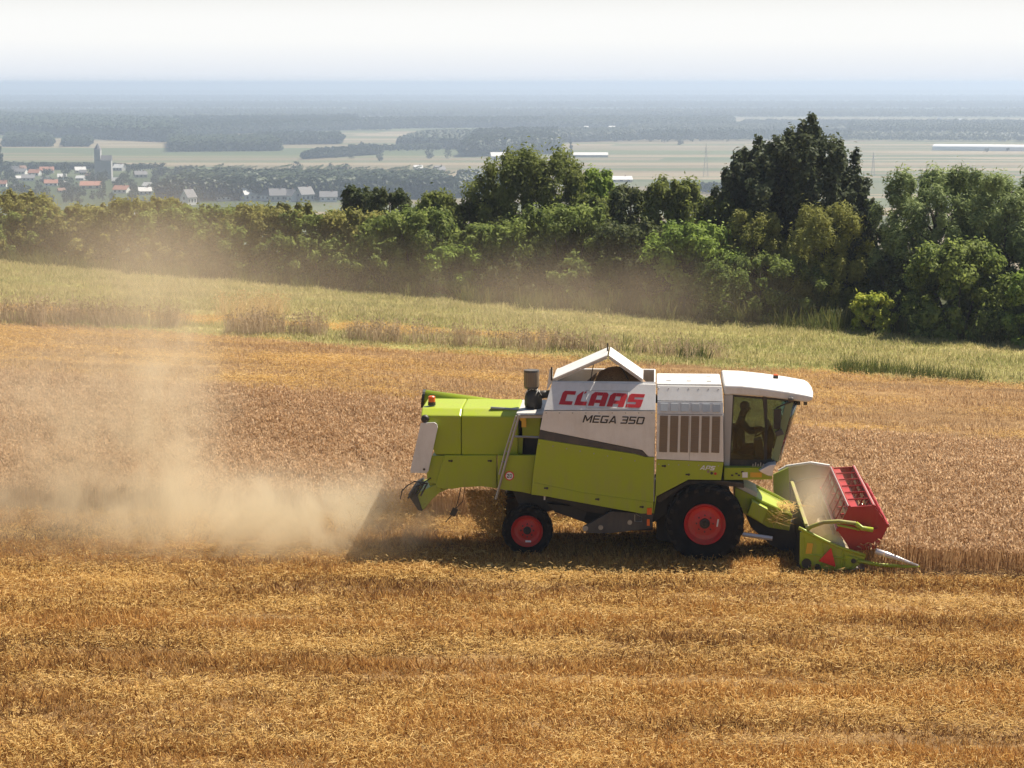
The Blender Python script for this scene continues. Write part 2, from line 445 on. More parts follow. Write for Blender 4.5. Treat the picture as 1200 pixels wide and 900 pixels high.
def scatter(name, pt, sources, density, smin, smax, tilt, noise=None, seed=1, dens_noise=None, align_jitter=True):
    me = bpy.data.meshes.new(name); me.from_pydata(pt[0], [], pt[1])
    o = link_mesh(name, me); tag(o, kind='stuff')
    ng = bpy.data.node_groups.new(name + '_scatter', 'GeometryNodeTree')
    ng.interface.new_socket('Geometry', in_out='INPUT', socket_type='NodeSocketGeometry')
    ng.interface.new_socket('Geometry', in_out='OUTPUT', socket_type='NodeSocketGeometry')
    N, L = ng.nodes, ng.links
    gi, go = N.new('NodeGroupInput'), N.new('NodeGroupOutput')
    ds = N.new('GeometryNodeDistributePointsOnFaces'); ds.inputs['Density'].default_value = density; ds.inputs['Seed'].default_value = seed
    L.new(gi.outputs[0], ds.inputs['Mesh'])
    po = N.new('GeometryNodeInputPosition')
    def nz(rot, sc, lo, hi, a, b_):
        vr = N.new('ShaderNodeVectorRotate'); vr.rotation_type = 'Z_AXIS'; vr.inputs['Angle'].default_value = rot
        L.new(po.outputs[0], vr.inputs['Vector'])
        mp = N.new('ShaderNodeVectorMath'); mp.operation = 'MULTIPLY'; mp.inputs[1].default_value = sc
        L.new(vr.outputs[0], mp.inputs[0])
        t_ = N.new('ShaderNodeTexNoise'); t_.inputs['Scale'].default_value = 1.0; t_.inputs['Detail'].default_value = 4
        L.new(mp.outputs[0], t_.inputs['Vector'])
        mr = N.new('ShaderNodeMapRange'); L.new(t_.outputs[0], mr.inputs[0])
        mr.inputs[1].default_value, mr.inputs[2].default_value, mr.inputs[3].default_value, mr.inputs[4].default_value = lo, hi, a, b_
        return mr.outputs[0]
    if dens_noise:
        ml = N.new('ShaderNodeMath'); ml.operation = 'MULTIPLY'; ml.inputs[1].default_value = density
        L.new(nz(*dens_noise), ml.inputs[0]); L.new(ml.outputs[0], ds.inputs['Density'])
    ci = N.new('GeometryNodeCollectionInfo'); ci.inputs['Collection'].default_value = source_set(name + '_sources', sources)
    ci.inputs['Separate Children'].default_value = True; ci.inputs['Reset Children'].default_value = True
    ip = N.new('GeometryNodeInstanceOnPoints'); ip.inputs['Pick Instance'].default_value = True
    L.new(ds.outputs['Points'], ip.inputs['Points']); L.new(ci.outputs[0], ip.inputs['Instance'])
    rv = N.new('FunctionNodeRandomValue'); rv.data_type = 'FLOAT_VECTOR'
    rv.inputs[0].default_value = (-tilt, -tilt, 0); rv.inputs[1].default_value = (tilt, tilt, 6.2832)
    L.new(rv.outputs[0], ip.inputs['Rotation'])
    rs = N.new('FunctionNodeRandomValue'); rs.data_type = 'FLOAT'
    rs.inputs[2].default_value, rs.inputs[3].default_value = smin, smax
    sc = rs.outputs[1]
    if noise:
        ml = N.new('ShaderNodeMath'); ml.operation = 'MULTIPLY'; L.new(sc, ml.inputs[0]); L.new(nz(*noise), ml.inputs[1]); sc = ml.outputs[0]
    L.new(sc, ip.inputs['Scale'])
    L.new(ip.outputs[0], go.inputs[0])
    md = o.modifiers.new('scatter', 'NODES'); md.node_group = ng
    return o

SWATH = dict(stretch=(0.16, 1.0, 0.3), rot=R(7))
PM = {}
PM['stubble'] = plantmat('stubble_stalks', (0.14, 0.056, 0.018), (0.44, 0.22, 0.060), (0.68, 0.42, 0.14), 0.34, 0.42, lo=0.40, hi=0.60, **SWATH)
PM['straw'] = plantmat('loose_straw', (0.48, 0.275, 0.07), (0.66, 0.42, 0.125), (0.76, 0.54, 0.22), 0.35, 0.6)
PM['far_stubble'] = plantmat('far_stubble_stalks', (0.38, 0.235, 0.115), (0.58, 0.385, 0.195), (0.68, 0.50, 0.29), 0.48, 0.7, lo=0.36, hi=0.64, **SWATH)
PM['wheat_stem'] = plantmat('wheat_stems', (0.30, 0.165, 0.075), (0.42, 0.25, 0.12), (0.52, 0.34, 0.17), 0.45, 0.5)
PM['wheat_ear'] = plantmat('wheat_ears', (0.54, 0.345, 0.18), (0.67, 0.46, 0.265), (0.76, 0.57, 0.36), 0.5, 0.35, **SWATH)
PM['meadow'] = plantmat('meadow_blades', (0.24, 0.26, 0.075), (0.46, 0.42, 0.18), (0.60, 0.50, 0.27), 0.5, 0.5, stretch=(0.25, 0.8, 0.3), rot=R(12), lo=0.36, hi=0.64)
PM['green_grass'] = plantmat('rank_green_grass', (0.055, 0.085, 0.018), (0.10, 0.13, 0.03), (0.20, 0.19, 0.06), 0.4, 0.5)
PM['dry_grass'] = plantmat('dry_tall_grass', (0.32, 0.23, 0.14), (0.46, 0.35, 0.22), (0.58, 0.46, 0.31), 0.45, 0.6)
PM['pale_grass'] = plantmat('pale_tall_grass', (0.55, 0.40, 0.19), (0.66, 0.50, 0.26), (0.72, 0.58, 0.33), 0.55, 0.6)

rng0 = random.Random(5)
stub_src = [tuft('stubble_tuft', i, [PM['stubble']], 16, 0.15, 0.04, 0.13, 0.010, 0.95) for i in range(6)]
straw_src = [straw('straw_litter', i, PM['straw'], 44, 0.19, 0.085, 0.0045) for i in range(5)]
farstub_src = [tuft('far_stubble_tuft', i + 20, [PM['far_stubble']], 12, 0.17, 0.06, 0.18, 0.014, 0.55) for i in range(5)]
wheat_src = [tuft('wheat_tuft', i + 40, [PM['wheat_stem'], PM['wheat_ear']], 9, 0.12, 0.50, 0.66, 0.006, 0.22, (0.11, 0.016), 0.8) for i in range(6)]
mead_src = [tuft('meadow_tuft', i + 60, [PM['meadow']], 16, 0.24, 0.05, 0.16, 0.012, 0.9) for i in range(5)]
green_src = [tuft('grass_tuft', i + 70, [PM['green_grass']], 18, 0.25, 0.25, 0.70, 0.016, 0.6) for i in range(4)]
dry_src = [tuft('dry_tuft', i + 80, [PM['dry_grass'], PM['dry_grass']], 16, 0.22, 0.35, 0.8, 0.010, 0.4, (0.14, 0.018)) for i in range(4)]
pale_src = [tuft('pale_tuft', i + 90, [PM['pale_grass'], PM['pale_grass']], 16, 0.2, 0.6, 1.2, 0.010, 0.3, (0.2, 0.02)) for i in range(3)]

def in_wheat(X, Y):
    lx, ly = local(X, Y)
    near = np.where(lx < 3.35, 3.95, -0.98)
    return (ly > near) & (side(E_WHEAT, X, Y) < 0)
def in_near_stubble(X, Y):
    return ~in_wheat(X, Y) & (side(E_WHEAT, X, Y) < 0.5)
def in_far_stubble(X, Y): return (side(E_WHEAT, X, Y) >= -0.3) & (side(E_FIELD, X, Y) < 0.3)
E_TAN = line_through(G(-30, 360), G(620, 396))       # tan dry strip inside the meadow
def in_tan(X, Y): return (np.abs(side(E_TAN, X, Y)) < 1.0 + 0.4 * np.sin(X * 0.9)) & (X < 1.5)
def in_meadow(X, Y): return (side(E_FIELD, X, Y) >= 0) & (side(E_TREE, X, Y) < 1.5) & ~in_tan(X, Y)

sw_n = (R(7), (0.14, 1.3, 0.3), 0.36, 0.62, 0.45, 1.45)
scatter('stubble', patch(in_near_stubble, -22, 22, 25, 50, 0.4), stub_src, 78, 0.6, 1.4, 0.25, sw_n, 3)
scatter('loose_straw', patch(in_near_stubble, -22, 22, 25, 50, 0.4), straw_src, 14, 0.7, 1.3, 0.2, None, 4, (R(7), (0.10, 1.35, 0.3), 0.48, 0.60, 0.03, 2.6))
scatter('standing_wheat', patch(in_wheat, -32, 34, 40, 72, 0.4), wheat_src, 46, 0.85, 1.12, 0.10, (0.0, (0.35, 0.35, 0.3), 0.3, 0.7, 0.88, 1.12), 5)
scatter('far_stubble', patch(in_far_stubble, -34, 34, 52, 92, 0.6), farstub_src, 30, 0.6, 1.0, 0.2, sw_n, 6)
scatter('far_loose_straw', patch(in_far_stubble, -34, 34, 52, 92, 0.6), straw_src, 13, 0.9, 1.5, 0.2, None, 7, (R(7), (0.10, 0.9, 0.3), 0.50, 0.66, 0.0, 2.0))
scatter('meadow_grass', patch(in_meadow, -44, 40, 58, 128, 0.8), mead_src, 22, 0.8, 1.5, 0.2, (R(12), (0.2, 0.6, 0.3), 0.3, 0.7, 0.6, 1.5), 8)
# rank growth: along the field edge, at the foot of the trees, and in single strips
def strip(u0, v0, u1, v1, half, wobble=1.0):
    E = line_through(G(u0, v0), G(u1, v1)); a, c = G(u0, v0), G(u1, v1)
    def f(X, Y):
        d = side(E, X, Y); w = half * (1 + 0.5 * np.sin(X * 1.7) * np.sin(X * 0.63 + 1))
        return (np.abs(d) < w) & (X > a.x) & (X < c.x)
    return patch(f, min(a.x, c.x) - 1, max(a.x, c.x) + 1, min(a.y, c.y) - 4, max(a.y, c.y) + 4, 0.4)
scatter('dry_verge_grass', strip(-10, 377, 215, 384, 0.7), dry_src, 15, 0.8, 1.4, 0.2, None, 11)
scatter('dry_verge_grass', strip(262, 390, 375, 393, 0.6), dry_src, 16, 0.8, 1.3, 0.2, None, 12)
scatter('dry_verge_grass', strip(410, 398, 690, 412, 0.6), dry_src, 11, 0.7, 1.2, 0.2, None, 13)
scatter('grey_verge_grass', strip(640, 409, 850, 421, 0.6), dry_src[:2] + green_src[:2], 8, 0.7, 1.2, 0.2, None, 14)
scatter('green_verge_grass', strip(978, 434, 1145, 448, 0.6), green_src, 16, 0.7, 1.0, 0.2, None, 15)
scatter('pale_tall_grass', strip(248, 369, 335, 372, 1.3), pale_src, 8, 0.45, 0.85, 0.2, None, 16)
scatter('green_tall_grass', strip(-60, 302, 560, 352, 0.9), green_src, 6, 0.7, 1.3, 0.2, None, 17)
scatter('green_tall_grass', strip(540, 352, 1260, 405, 1.2), green_src, 9, 0.9, 1.7, 0.2, None, 18)
scatter('pale_stubble_strip', patch(in_tan, -34, 4, 62, 100, 0.4), straw_src + farstub_src[:2], 34, 0.8, 1.3, 0.2, None, 19)
for k, (v0, v1) in enumerate([(664, 688), (700, 728), (744, 776), (806, 834), (872, 905)]):
    scatter('straw_swath', strip(-40, v0, 1240, v1, 0.24), straw_src, 46, 0.7, 1.3, 0.2, None, 30 + k, (0.0, (0.5, 0.5, 0.3), 0.35, 0.6, 0.15, 1.3))
# ------------------------------------------------------------------ air and dust
def haze_box():
    mb = MB(); lo, hi = PLAIN_Z - 1.0, CAM_H + 6.0
    mb.box((0, 0, (lo + hi) / 2), (195000, 195000, hi - lo))
    m = bpy.data.materials.new('haze_air'); m.use_nodes = True
    nt = m.node_tree; nt.nodes.remove(nt.nodes['Principled BSDF'])
    v = nt.nodes.new('ShaderNodeVolumePrincipled')
    v.inputs['Color'].default_value = (0.59, 0.71, 0.90, 1); v.inputs['Density'].default_value = 0.00023
    v.inputs['Anisotropy'].default_value = 0.25
    nt.links.new(v.outputs[0], nt.nodes['Material Output'].inputs['Volume'])
    tag(mb.build('haze', m), kind='stuff')
def dust(name, box, blobs, col, aniso, nscale, nlo, nhi, step):
    """drifting dust: soft puffs broken up by turbulence inside one box"""
    mb = MB(); mb.box([(a + c) / 2 for a, c in zip(*box)], [c - a for a, c in zip(*box)])
    m = bpy.data.materials.new(name + '_air'); m.use_nodes = True
    t = NT(m); nt = m.node_tree; nt.nodes.remove(nt.nodes['Principled BSDF'])
    p = t.n('ShaderNodeTexCoord').outputs['Object']
    tot = None
    for (c, s_, amp) in blobs:
        q = t.vmath('MULTIPLY', t.vmath('SUBTRACT', p, tuple(c)), tuple(1.0 / k for k in s_))
        e = t.math('MULTIPLY', t.math('POWER', 2.718, t.math('MULTIPLY', t.vmath('DOT_PRODUCT', q, q), -1.0)), amp)
        tot = e if tot is None else t.math('ADD', tot, e)
    n1 = t.noise(t.mapping(p, rot=(0, R(-25), 0), scale=(1, 1, 0.8)), nscale, 5, 0.66, 1.4)
    den = t.math('MULTIPLY', tot, t.mapr(n1, nlo, nhi, 0.05, 1.75, False))
    v = t.n('ShaderNodeVolumePrincipled'); v.inputs['Color'].default_value = (*col, 1); v.inputs['Anisotropy'].default_value = aniso
    t.put(v.inputs['Density'], den)
    t.l.new(v.outputs[0], nt.nodes['Material Output'].inputs['Volume'])
    m.cycles.volume_step_rate = step
    return tag(mb.build(name, m), kind='stuff')
def W(u, v, d):
    """world point seen on the upright plane d metres behind the harvester's near side"""
    return _ML @ P(u, v, d)
def puff(u, v, d, ru, rv, rd, amp):
    c = W(u, v, d); k = 55.0
    return (c, (ru / k, rd, rv / k), amp)
haze_box()
_h = [W(u, v, d) for u in (915, 1010) for v in (535, 640) for d in (-0.7, 3.7)]
dust('header_dust', ([min(q[i] for q in _h) for i in range(3)], [max(q[i] for q in _h) for i in range(3)]),
     [puff(955, 590, 1.2, 26, 26, 1.3, 0.31), puff(965, 575, 2.6, 24, 22, 1.0, 0.22)], (0.97, 0.84, 0.62), 0.35, 1.5, 0.3, 0.7, 0.8)
dust('dust_plume', ((-19, 38.5, -0.1), (2.6, 54, 8.5)), [
    puff(455, 606, 0.7, 55, 38, 1.0, 0.55),
    puff(400, 612, 0.5, 55, 34, 1.1, 1.12),
    puff(320, 612, 0.5, 75, 34, 1.4, 0.95),
    puff(220, 600, 1.0, 100, 42, 2.0, 0.66),
    puff(90, 585, 2.0, 130, 40, 2.5, 0.34),
    puff(195, 490, 3.2, 50, 95, 2.0, 0.36),
    puff(110, 520, 3.6, 70, 60, 2.2, 0.12),
    puff(175, 410, 4.2, 80, 110, 2.4, 0.10),
    puff(60, 470, 4.5, 130, 90, 3.0, 0.09),
    puff(-120, 500, 4.5, 150, 90, 3.0, 0.06),
    puff(540, 600, 0.9, 45, 26, 0.7, 0.20),
], (1.0, 0.85, 0.60), 0.38, 0.8, 0.42, 0.63, 0.5)

def chaff():
    rng = np.random.default_rng(9); q = []
    for i in range(3200):
        u = 505 - abs(rng.normal(0, 55)); k = (505 - u) / 100.0
        v = 588 + rng.normal(0, 8) + 22 * k + rng.normal(0, 14) * min(1.5, k + .15); d = 0.55 + rng.uniform(0, 1.4) + rng.normal(0, .3 * k)
        if v > 648: v = 648 - abs(rng.normal(0, 6))
        c = P(u, v, d)
        if c.z < .05: c.z = .05 + rng.random() * .2
        a = Vector(rng.normal(size=3)).normalized() * rng.uniform(.012, .05); b_ = a.cross(Vector(rng.normal(size=3))).normalized() * .0035
        q.append([c - a - b_, c - a + b_, c + a + b_, c + a - b_])
    for i in range(2600):        # straw falling out under the hood
        u = rng.uniform(546, 592); v = rng.uniform(574, 628); d = rng.uniform(.85, 1.9)
        if (u - 592) ** 2 / 2100 + (v - 572) ** 2 / 3400 > 1: continue
        c = P(u, v, d); a = Vector(rng.normal(size=3)).normalized() * rng.uniform(.03, .09); b_ = a.cross(Vector(rng.normal(size=3))).normalized() * .007
        q.append([c - a - b_, c - a + b_, c + a + b_, c + a - b_])
    o = link_mesh('flying_chaff', card_mesh('flying_chaff', q, [PM['straw']], None, rng)); o.matrix_world = _ML; tag(o, kind='stuff')
chaff()
# ------------------------------------------------------------------ trees along the lower edge of the meadow
LM = {}
def leafmat(name, c1, c2, c3, trans=0.5, pscale=0.5, rough=0.5): LM[name] = plantmat(name, c1, c2, c3, trans, pscale, 0.65, lo=0.35, hi=0.65)
leafmat('olive_leaves', (0.130, 0.149, 0.037), (0.225, 0.229, 0.059), (0.354, 0.328, 0.099))
leafmat('hazel_leaves', (0.097, 0.140, 0.032), (0.183, 0.241, 0.055), (0.300, 0.351, 0.094))
leafmat('dark_leaves', (0.045, 0.067, 0.023), (0.078, 0.101, 0.031), (0.135, 0.152, 0.051), 0.35)
leafmat('birch_leaves', (0.093, 0.123, 0.029), (0.151, 0.183, 0.043), (0.233, 0.260, 0.069))
leafmat('poplar_leaves', (0.050, 0.068, 0.034), (0.078, 0.096, 0.046), (0.126, 0.146, 0.070), 0.35)
leafmat('fresh_leaves', (0.119, 0.187, 0.030), (0.204, 0.284, 0.050), (0.323, 0.416, 0.087), 0.4)
leafmat('willow_leaves', (0.118, 0.162, 0.052), (0.199, 0.256, 0.091), (0.351, 0.417, 0.162), 0.3)
leafmat('yellow_willow_leaves', (0.152, 0.171, 0.035), (0.254, 0.260, 0.058), (0.386, 0.381, 0.104), 0.35)
leafmat('yellow_leaves', (0.254, 0.328, 0.035), (0.400, 0.449, 0.058), (0.581, 0.588, 0.104), 0.45)
M['bark'] = paint('bark', (0.075, 0.060, 0.045), 0.85, 0.4, dirtcol=(0.14, 0.13, 0.11))
M['pale_bark'] = paint('pale_bark', (0.30, 0.29, 0.26), 0.8, 0.7, dirtcol=(0.05, 0.05, 0.045))

def leaf_cards(rng, C, Rr, per, ll, lw, droop, shell=0.5):
    """C clump centres (n,3), Rr clump radii (n,3): leaf quads spread through each clump"""
    n = len(C); k = per
    d = rng.normal(size=(n, k, 3)); d /= np.linalg.norm(d, axis=2, keepdims=True)
    r = shell + (1 - shell) * rng.random((n, k, 1)) ** 0.7
    r *= 1 + 0.42 * rng.normal(size=(n, k, 1)) * (rng.random((n, k, 1)) < 0.45)
    c = (C[:, None, :] + d * r * Rr[:, None, :]).reshape(-1, 3)
    out = d.reshape(-1, 3) + rng.normal(size=(n * k, 3)) * 0.55 + np.array([0, 0, 0.35])
    out /= np.linalg.norm(out, axis=1, keepdims=True)
    al = rng.normal(size=(n * k, 3)) + d.reshape(-1, 3) * 0.6 + np.array([0, 0, -droop])
    al -= out * (al * out).sum(1, keepdims=True); al /= np.linalg.norm(al, axis=1, keepdims=True) + 1e-9
    ac = np.cross(out, al)
    L = (ll * rng.uniform(0.6, 1.3, (n * k, 1))); Wd = lw * rng.uniform(0.6, 1.3, (n * k, 1))
    return np.stack([c - al * L, c + ac * Wd + out * Wd * 0.3, c + al * L, c - ac * Wd + out * Wd * 0.3], 1)
def cards_object(name, q, mat, parent, rng, tints=None):
    me = bpy.data.meshes.new(name); n = len(q)
    me.vertices.add(n * 4); me.vertices.foreach_set('co', q.reshape(-1).astype(np.float32))
    me.loops.add(n * 4); me.loops.foreach_set('vertex_index', np.arange(n * 4, dtype=np.int32))
    me.polygons.add(n); me.polygons.foreach_set('loop_start', np.arange(0, n * 4, 4, dtype=np.int32))
    try: me.polygons.foreach_set('loop_total', np.full(n, 4, np.int32))
    except Exception: pass
    me.update()
    at = me.attributes.new('tint', 'FLOAT', 'FACE')
    at.data.foreach_set('value', (rng.random(n) if tints is None else tints).astype(np.float32))
    me.materials.append(mat)
    return link_mesh(name, me, parent)

def crown(rng, kind, H, Wd, Dp):
    """clump centres and radii (local, base at 0)"""
    C, Rr = [], []
    def put(x, y, z, rx, rz=None): C.append((x, y, z)); Rr.append((rx, rx, rz or rx))
    if kind == 'scrub':
        for i in range(95):
            t = rng.random(); a = rng.uniform(0, 6.283)
            prof = 0.92 + 0.08 * t if t < 0.55 else math.cos((t - 0.55) / 0.45 * 1.25) ** 0.6
            r = (0.40 + 0.60 * rng.random() ** 0.5) * 0.46 * prof * (1 + 0.12 * math.sin(3 * a + H))
            s_ = rng.uniform(0.05, 0.13) * min(Wd, H * 1.1)
            put(r * math.cos(a) * Wd, r * math.sin(a) * Dp, max(0.06 * H, min(t * H, H - s_)), s_)
        for i in range(12):
            a = rng.uniform(0, 6.283); r = rng.uniform(0, 0.34)
            put(r * math.cos(a) * Wd, r * math.sin(a) * Dp, H * rng.uniform(0.80, 0.96), 0.05 * H, 0.09 * H)
    elif kind in ('birch', 'willow'):
        for i in range(175):
            t = rng.random() ** 0.85; a = rng.uniform(0, 6.283)
            prof = 0.85 + 0.15 * t / 0.55 if t < 0.55 else math.cos((t - 0.55) / 0.45 * 1.30) ** 0.55
            r = (0.30 + 0.70 * rng.random() ** 0.5) * 0.46 * prof * (1 + 0.12 * math.sin(2 * a + H) + 0.08 * math.sin(5 * a + t * 6))
            s_ = rng.uniform(0.035, 0.095) * min(Wd, H)
            put(r * math.cos(a) * Wd, r * math.sin(a) * Dp, H * (0.06 + 0.88 * t), s_, s_ * (1.6 if kind == 'birch' else 1.3))
    elif kind == 'poplar':
        for j in range(34):
            x = rng.uniform(-0.48, 0.48); y = rng.uniform(-0.45, 0.45)
            top = H * (1.0 - 0.30 * abs(x * 2) ** 2.4 - 0.10 * abs(y)) * rng.uniform(0.86, 0.98)
            if j == 0: x, y, top = 0.04, 0, H
            z = H * 0.12
            while z < top:
                q = (z - 0.12 * H) / (top - 0.12 * H + 1e-6)
                s_ = Wd * (0.045 + 0.055 * math.sin(math.pi * min(1, q * 0.85 + 0.15))) * rng.uniform(0.7, 1.2)
                lean = 0.45 + 0.55 * q
                put(x * Wd * lean + rng.normal(0, 0.025) * Wd, y * Dp * lean + rng.normal(0, 0.025) * Dp, z, s_, s_ * 1.5)
                z += s_ * rng.uniform(1.3, 2.1)
        for i in range(80):
            t = rng.random() ** 0.8; a = rng.uniform(0, 6.283)
            prof = 1.0 if t < 0.45 else math.cos((t - 0.45) / 0.55 * 1.25) ** 0.5
            r = (0.2 + 0.8 * rng.random() ** 0.5) * 0.43 * prof
            s_ = rng.uniform(0.03, 0.075) * Wd
            put(r * math.cos(a) * Wd, r * math.sin(a) * Dp, H * (0.08 + 0.84 * t), s_, s_ * 1.6)
    elif kind == 'column':
        for i in range(16):
            t = i / 15.0; put(rng.normal(0, 0.05) * Wd, rng.normal(0, 0.05) * Wd, H * (0.08 + 0.86 * t), Wd * (0.22 + 0.28 * math.sin(math.pi * (0.15 + 0.8 * t))), H * 0.07)
    return np.array(C), np.array(Rr)

LEAF = {'scrub': (0.095, 0.053, 0.3), 'birch': (0.10, 0.045, 1.3), 'willow': (0.11, 0.027, 0.2), 'poplar': (0.10, 0.072, 0.2)}
E2V = lambda u: 300 + 102 * u / 1200.0
def ztop(u, v, Y): d = ray(u, v); return CAM_H + d.z / d.y * Y
seedc = [100]
def tree(name, u, vt, wpx, off, kind, leaf, label, n_leaf=9000, big=1.0, group=None, bark='bark', deep=0.9):
    seedc[0] += 1; rng = np.random.default_rng(seedc[0])
    uu = min(max(u, -150), 1350); g = G(uu, E2V(uu))
    Y = g.y + off; X = ray(u, E2V(u)).x / ray(u, E2V(u)).y * Y
    # keep the column of the picture: camera-space depth differs a little from Y
    z0 = tz(X, Y); zt = ztop(u, vt, Y); H = max(1.0, zt - z0)
    depth = Y * cp + (CAM_H - (z0 + zt) / 2) * sp; X = (u - 600) / FPX * depth
    z0 = tz(X, Y); H = max(1.0, zt - z0)
    Wd = wpx / FPX * depth
    root = empty(name, (X, Y, z0 - 0.05)); tag(root, label, 'bush' if kind == 'scrub' else 'tree', group or 'trees and bushes along the lower edge of the meadow')
    C, Rr = crown(rng, kind, H, Wd, Wd * deep)
    ll, lw, dr = LEAF[kind]
    q = leaf_cards(rng, C, Rr, max(20, int(2.6 * n_leaf / len(C))), ll * big, lw * big, dr, 0.15)
    nper = len(q) // len(C)
    tints = (np.repeat(rng.random(len(C)) * 0.55, nper) + rng.random(len(q)) * 0.45)
    cards_object('crown', q, LM[leaf], root, rng, tints)
    mb = MB(); tr = max(0.06, 0.022 * H)
    if kind in ('scrub',):
        for k in range(5):
            i = rng.integers(len(C)); c = Vector(C[i]); a = Vector((c.x * 0.12, c.y * 0.12, 0))
            mb.tube([a, a.lerp(c, 0.5) + Vector((0, 0, 0.1 * H)), c], [tr * 0.7, tr * 0.45, tr * 0.15], 6)
    else:
        top = Vector((0.02 * Wd, 0, H * 0.86))
        mb.tube([(0, 0, -0.1), (0.02 * Wd, 0.01, H * 0.3), (-0.01 * Wd, 0, H * 0.6), top], [tr * 1.2, tr, tr * 0.6, tr * 0.15], 8)
        for k in range(14):
            c = Vector(C[rng.integers(len(C))]); h0 = min(c.z * 0.75, H * 0.7); a = Vector((0, 0, h0))
            mb.tube([a, a.lerp(c, 0.6) + Vector((0, 0, 0.03 * H)), c], [tr * 0.4, tr * 0.25, tr * 0.08], 5)
    mb.build('trunk' if kind != 'scrub' else 'stems', M[bark], root, smooth=True)
    return root

T = tree
# back rank
T('poplar_tree', 945, 137, 146, 6, 'poplar', 'poplar_leaves', 'tallest dark green poplar with ragged spires, standing above all the other trees', 17000, 1.15, bark='pale_bark')
T('poplar_tree', 886, 158, 108, 7, 'poplar', 'poplar_leaves', 'dark poplar leaning out on the left flank of the tallest poplar', 11000, 1.2, bark='pale_bark')
T('poplar_tree', 1000, 206, 62, 4, 'poplar', 'poplar_leaves', 'lower dark poplar on the right flank of the tallest poplar', 7000, 1.2, bark='pale_bark')
T('birch_tree', 622, 174, 156, 7, 'birch', 'birch_leaves', 'broad olive birch with a rounded crown, the biggest tree left of the poplars', 20000, 1.15, bark='pale_bark')
T('maple_tree', 700, 194, 74, 9, 'birch', 'fresh_leaves', 'fresh green round crowned tree half hidden behind the broad birch', 7000, 1.2)
T('alder_tree', 842, 226, 70, 5, 'birch', 'birch_leaves', 'low olive tree filling the gap left of the poplars', 7000, 1.15)
T('alder_tree', 700, 226, 90, 5, 'birch', 'birch_leaves', 'low olive tree below the fresh green round crowned tree', 8000, 1.15)
T('birch_tree', 738, 214, 84, 6, 'birch', 'dark_leaves', 'dark birch just right of the broad olive birch', 8000, 1.15)
T('birch_tree', 790, 205, 104, 5, 'birch', 'birch_leaves', 'feathery birch between the dark birch and the poplars', 10000, 1.15)
T('alder_tree', 420, 215, 66, 6, 'birch', 'dark_leaves', 'small dark round tree rising above the left hedge, leftmost of the dark ones', 6000, 1.15)
T('alder_tree', 456, 217, 74, 5, 'birch', 'dark_leaves', 'dark green tree second from the left among the dark ones above the hedge', 6500, 1.15)
T('alder_tree', 512, 224, 84, 4, 'birch', 'birch_leaves', 'low brownish green tree in front of the broad birch on its left', 7000, 1.1)
T('alder_tree', 553, 232, 60, 5, 'birch', 'dark_leaves', 'narrow dark tree touching the left side of the broad birch', 5000, 1.1)
T('willow_tree', 1096, 193, 156, 4, 'willow', 'willow_leaves', 'grey green willow with a wide loose crown, left one of the two willows', 30000, 1.1)
T('willow_tree', 1180, 194, 150, 4, 'willow', 'willow_leaves', 'grey green willow at the right border of the photo', 28000, 1.1)
T('willow_tree', 1268, 205, 150, 5, 'willow', 'willow_leaves', 'willow standing past the right border beside the other willows', 9000, 1.4)
# middle rank
T('willow_tree', 884, 243, 92, 2.5, 'willow', 'yellow_willow_leaves', 'yellow green willow bush with a smooth dome, below the left dark poplar', 11000, 0.95)
T('willow_tree', 968, 237, 122, 2.5, 'willow', 'yellow_willow_leaves', 'yellow green willow bush in front of the tallest poplar, with a peak in its crown', 15000, 0.95)
T('hazel_bush', 662, 240, 150, 2.0, 'scrub', 'hazel_leaves', 'mottled hazel bush below the broad birch', 13000, 1.0)
T('hazel_bush', 738, 260, 120, 1.5, 'scrub', 'dark_leaves', 'dark bush with dusty foot between hazel bush and bright leaved bush', 10000, 1.0)
T('hazel_bush', 575, 262, 110, 1.2, 'scrub', 'hazel_leaves', 'low mottled bush left of the hazel bush under the birch', 9000, 1.0)
T('elder_bush', 488, 244, 140, 1.0, 'scrub', 'hazel_leaves', 'big bright leaved bush below the dark trees on the left', 13000, 1.1)
T('elder_bush', 412, 246, 110, 1.5, 'scrub', 'olive_leaves', 'olive bush under the leftmost dark trees', 10000, 1.0)
T('dogwood_bush', 812, 262, 124, 0.8, 'scrub', 'fresh_leaves', 'bright leaved green bush right above the harvester grain tank', 12000, 1.1)
T('dogwood_bush', 892, 298, 176, 0.5, 'scrub', 'hazel_leaves', 'low wide fine leaved bush at the foot of the yellow green willows', 14000, 0.8)
T('dogwood_bush', 770, 290, 90, 0.3, 'scrub', 'dark_leaves', 'low dark bush at the foot of the bright leaved bush', 7000, 0.9)
T('young_ash_bush', 1022, 343, 54, -0.8, 'scrub', 'yellow_leaves', 'small bright yellow green bush at the meadow edge', 4500, 0.9)
T('hawthorn_bush', 1124, 282, 130, 0.2, 'scrub', 'hazel_leaves', 'round leafy bush in front of the two willows', 12000, 1.1)
T('hawthorn_bush', 1216, 318, 90, 0.0, 'scrub', 'fresh_leaves', 'low bush cut by the right border under the willow', 6000, 1.0)
T('hawthorn_bush', 1050, 300, 80, 2.0, 'scrub', 'dark_leaves', 'dark bush behind the small yellow green bush', 7000, 1.0)
T('hawthorn_bush', 1290, 290, 120, 1.0, 'scrub', 'hazel_leaves', 'bush past the right border of the photo', 6000, 1.2)
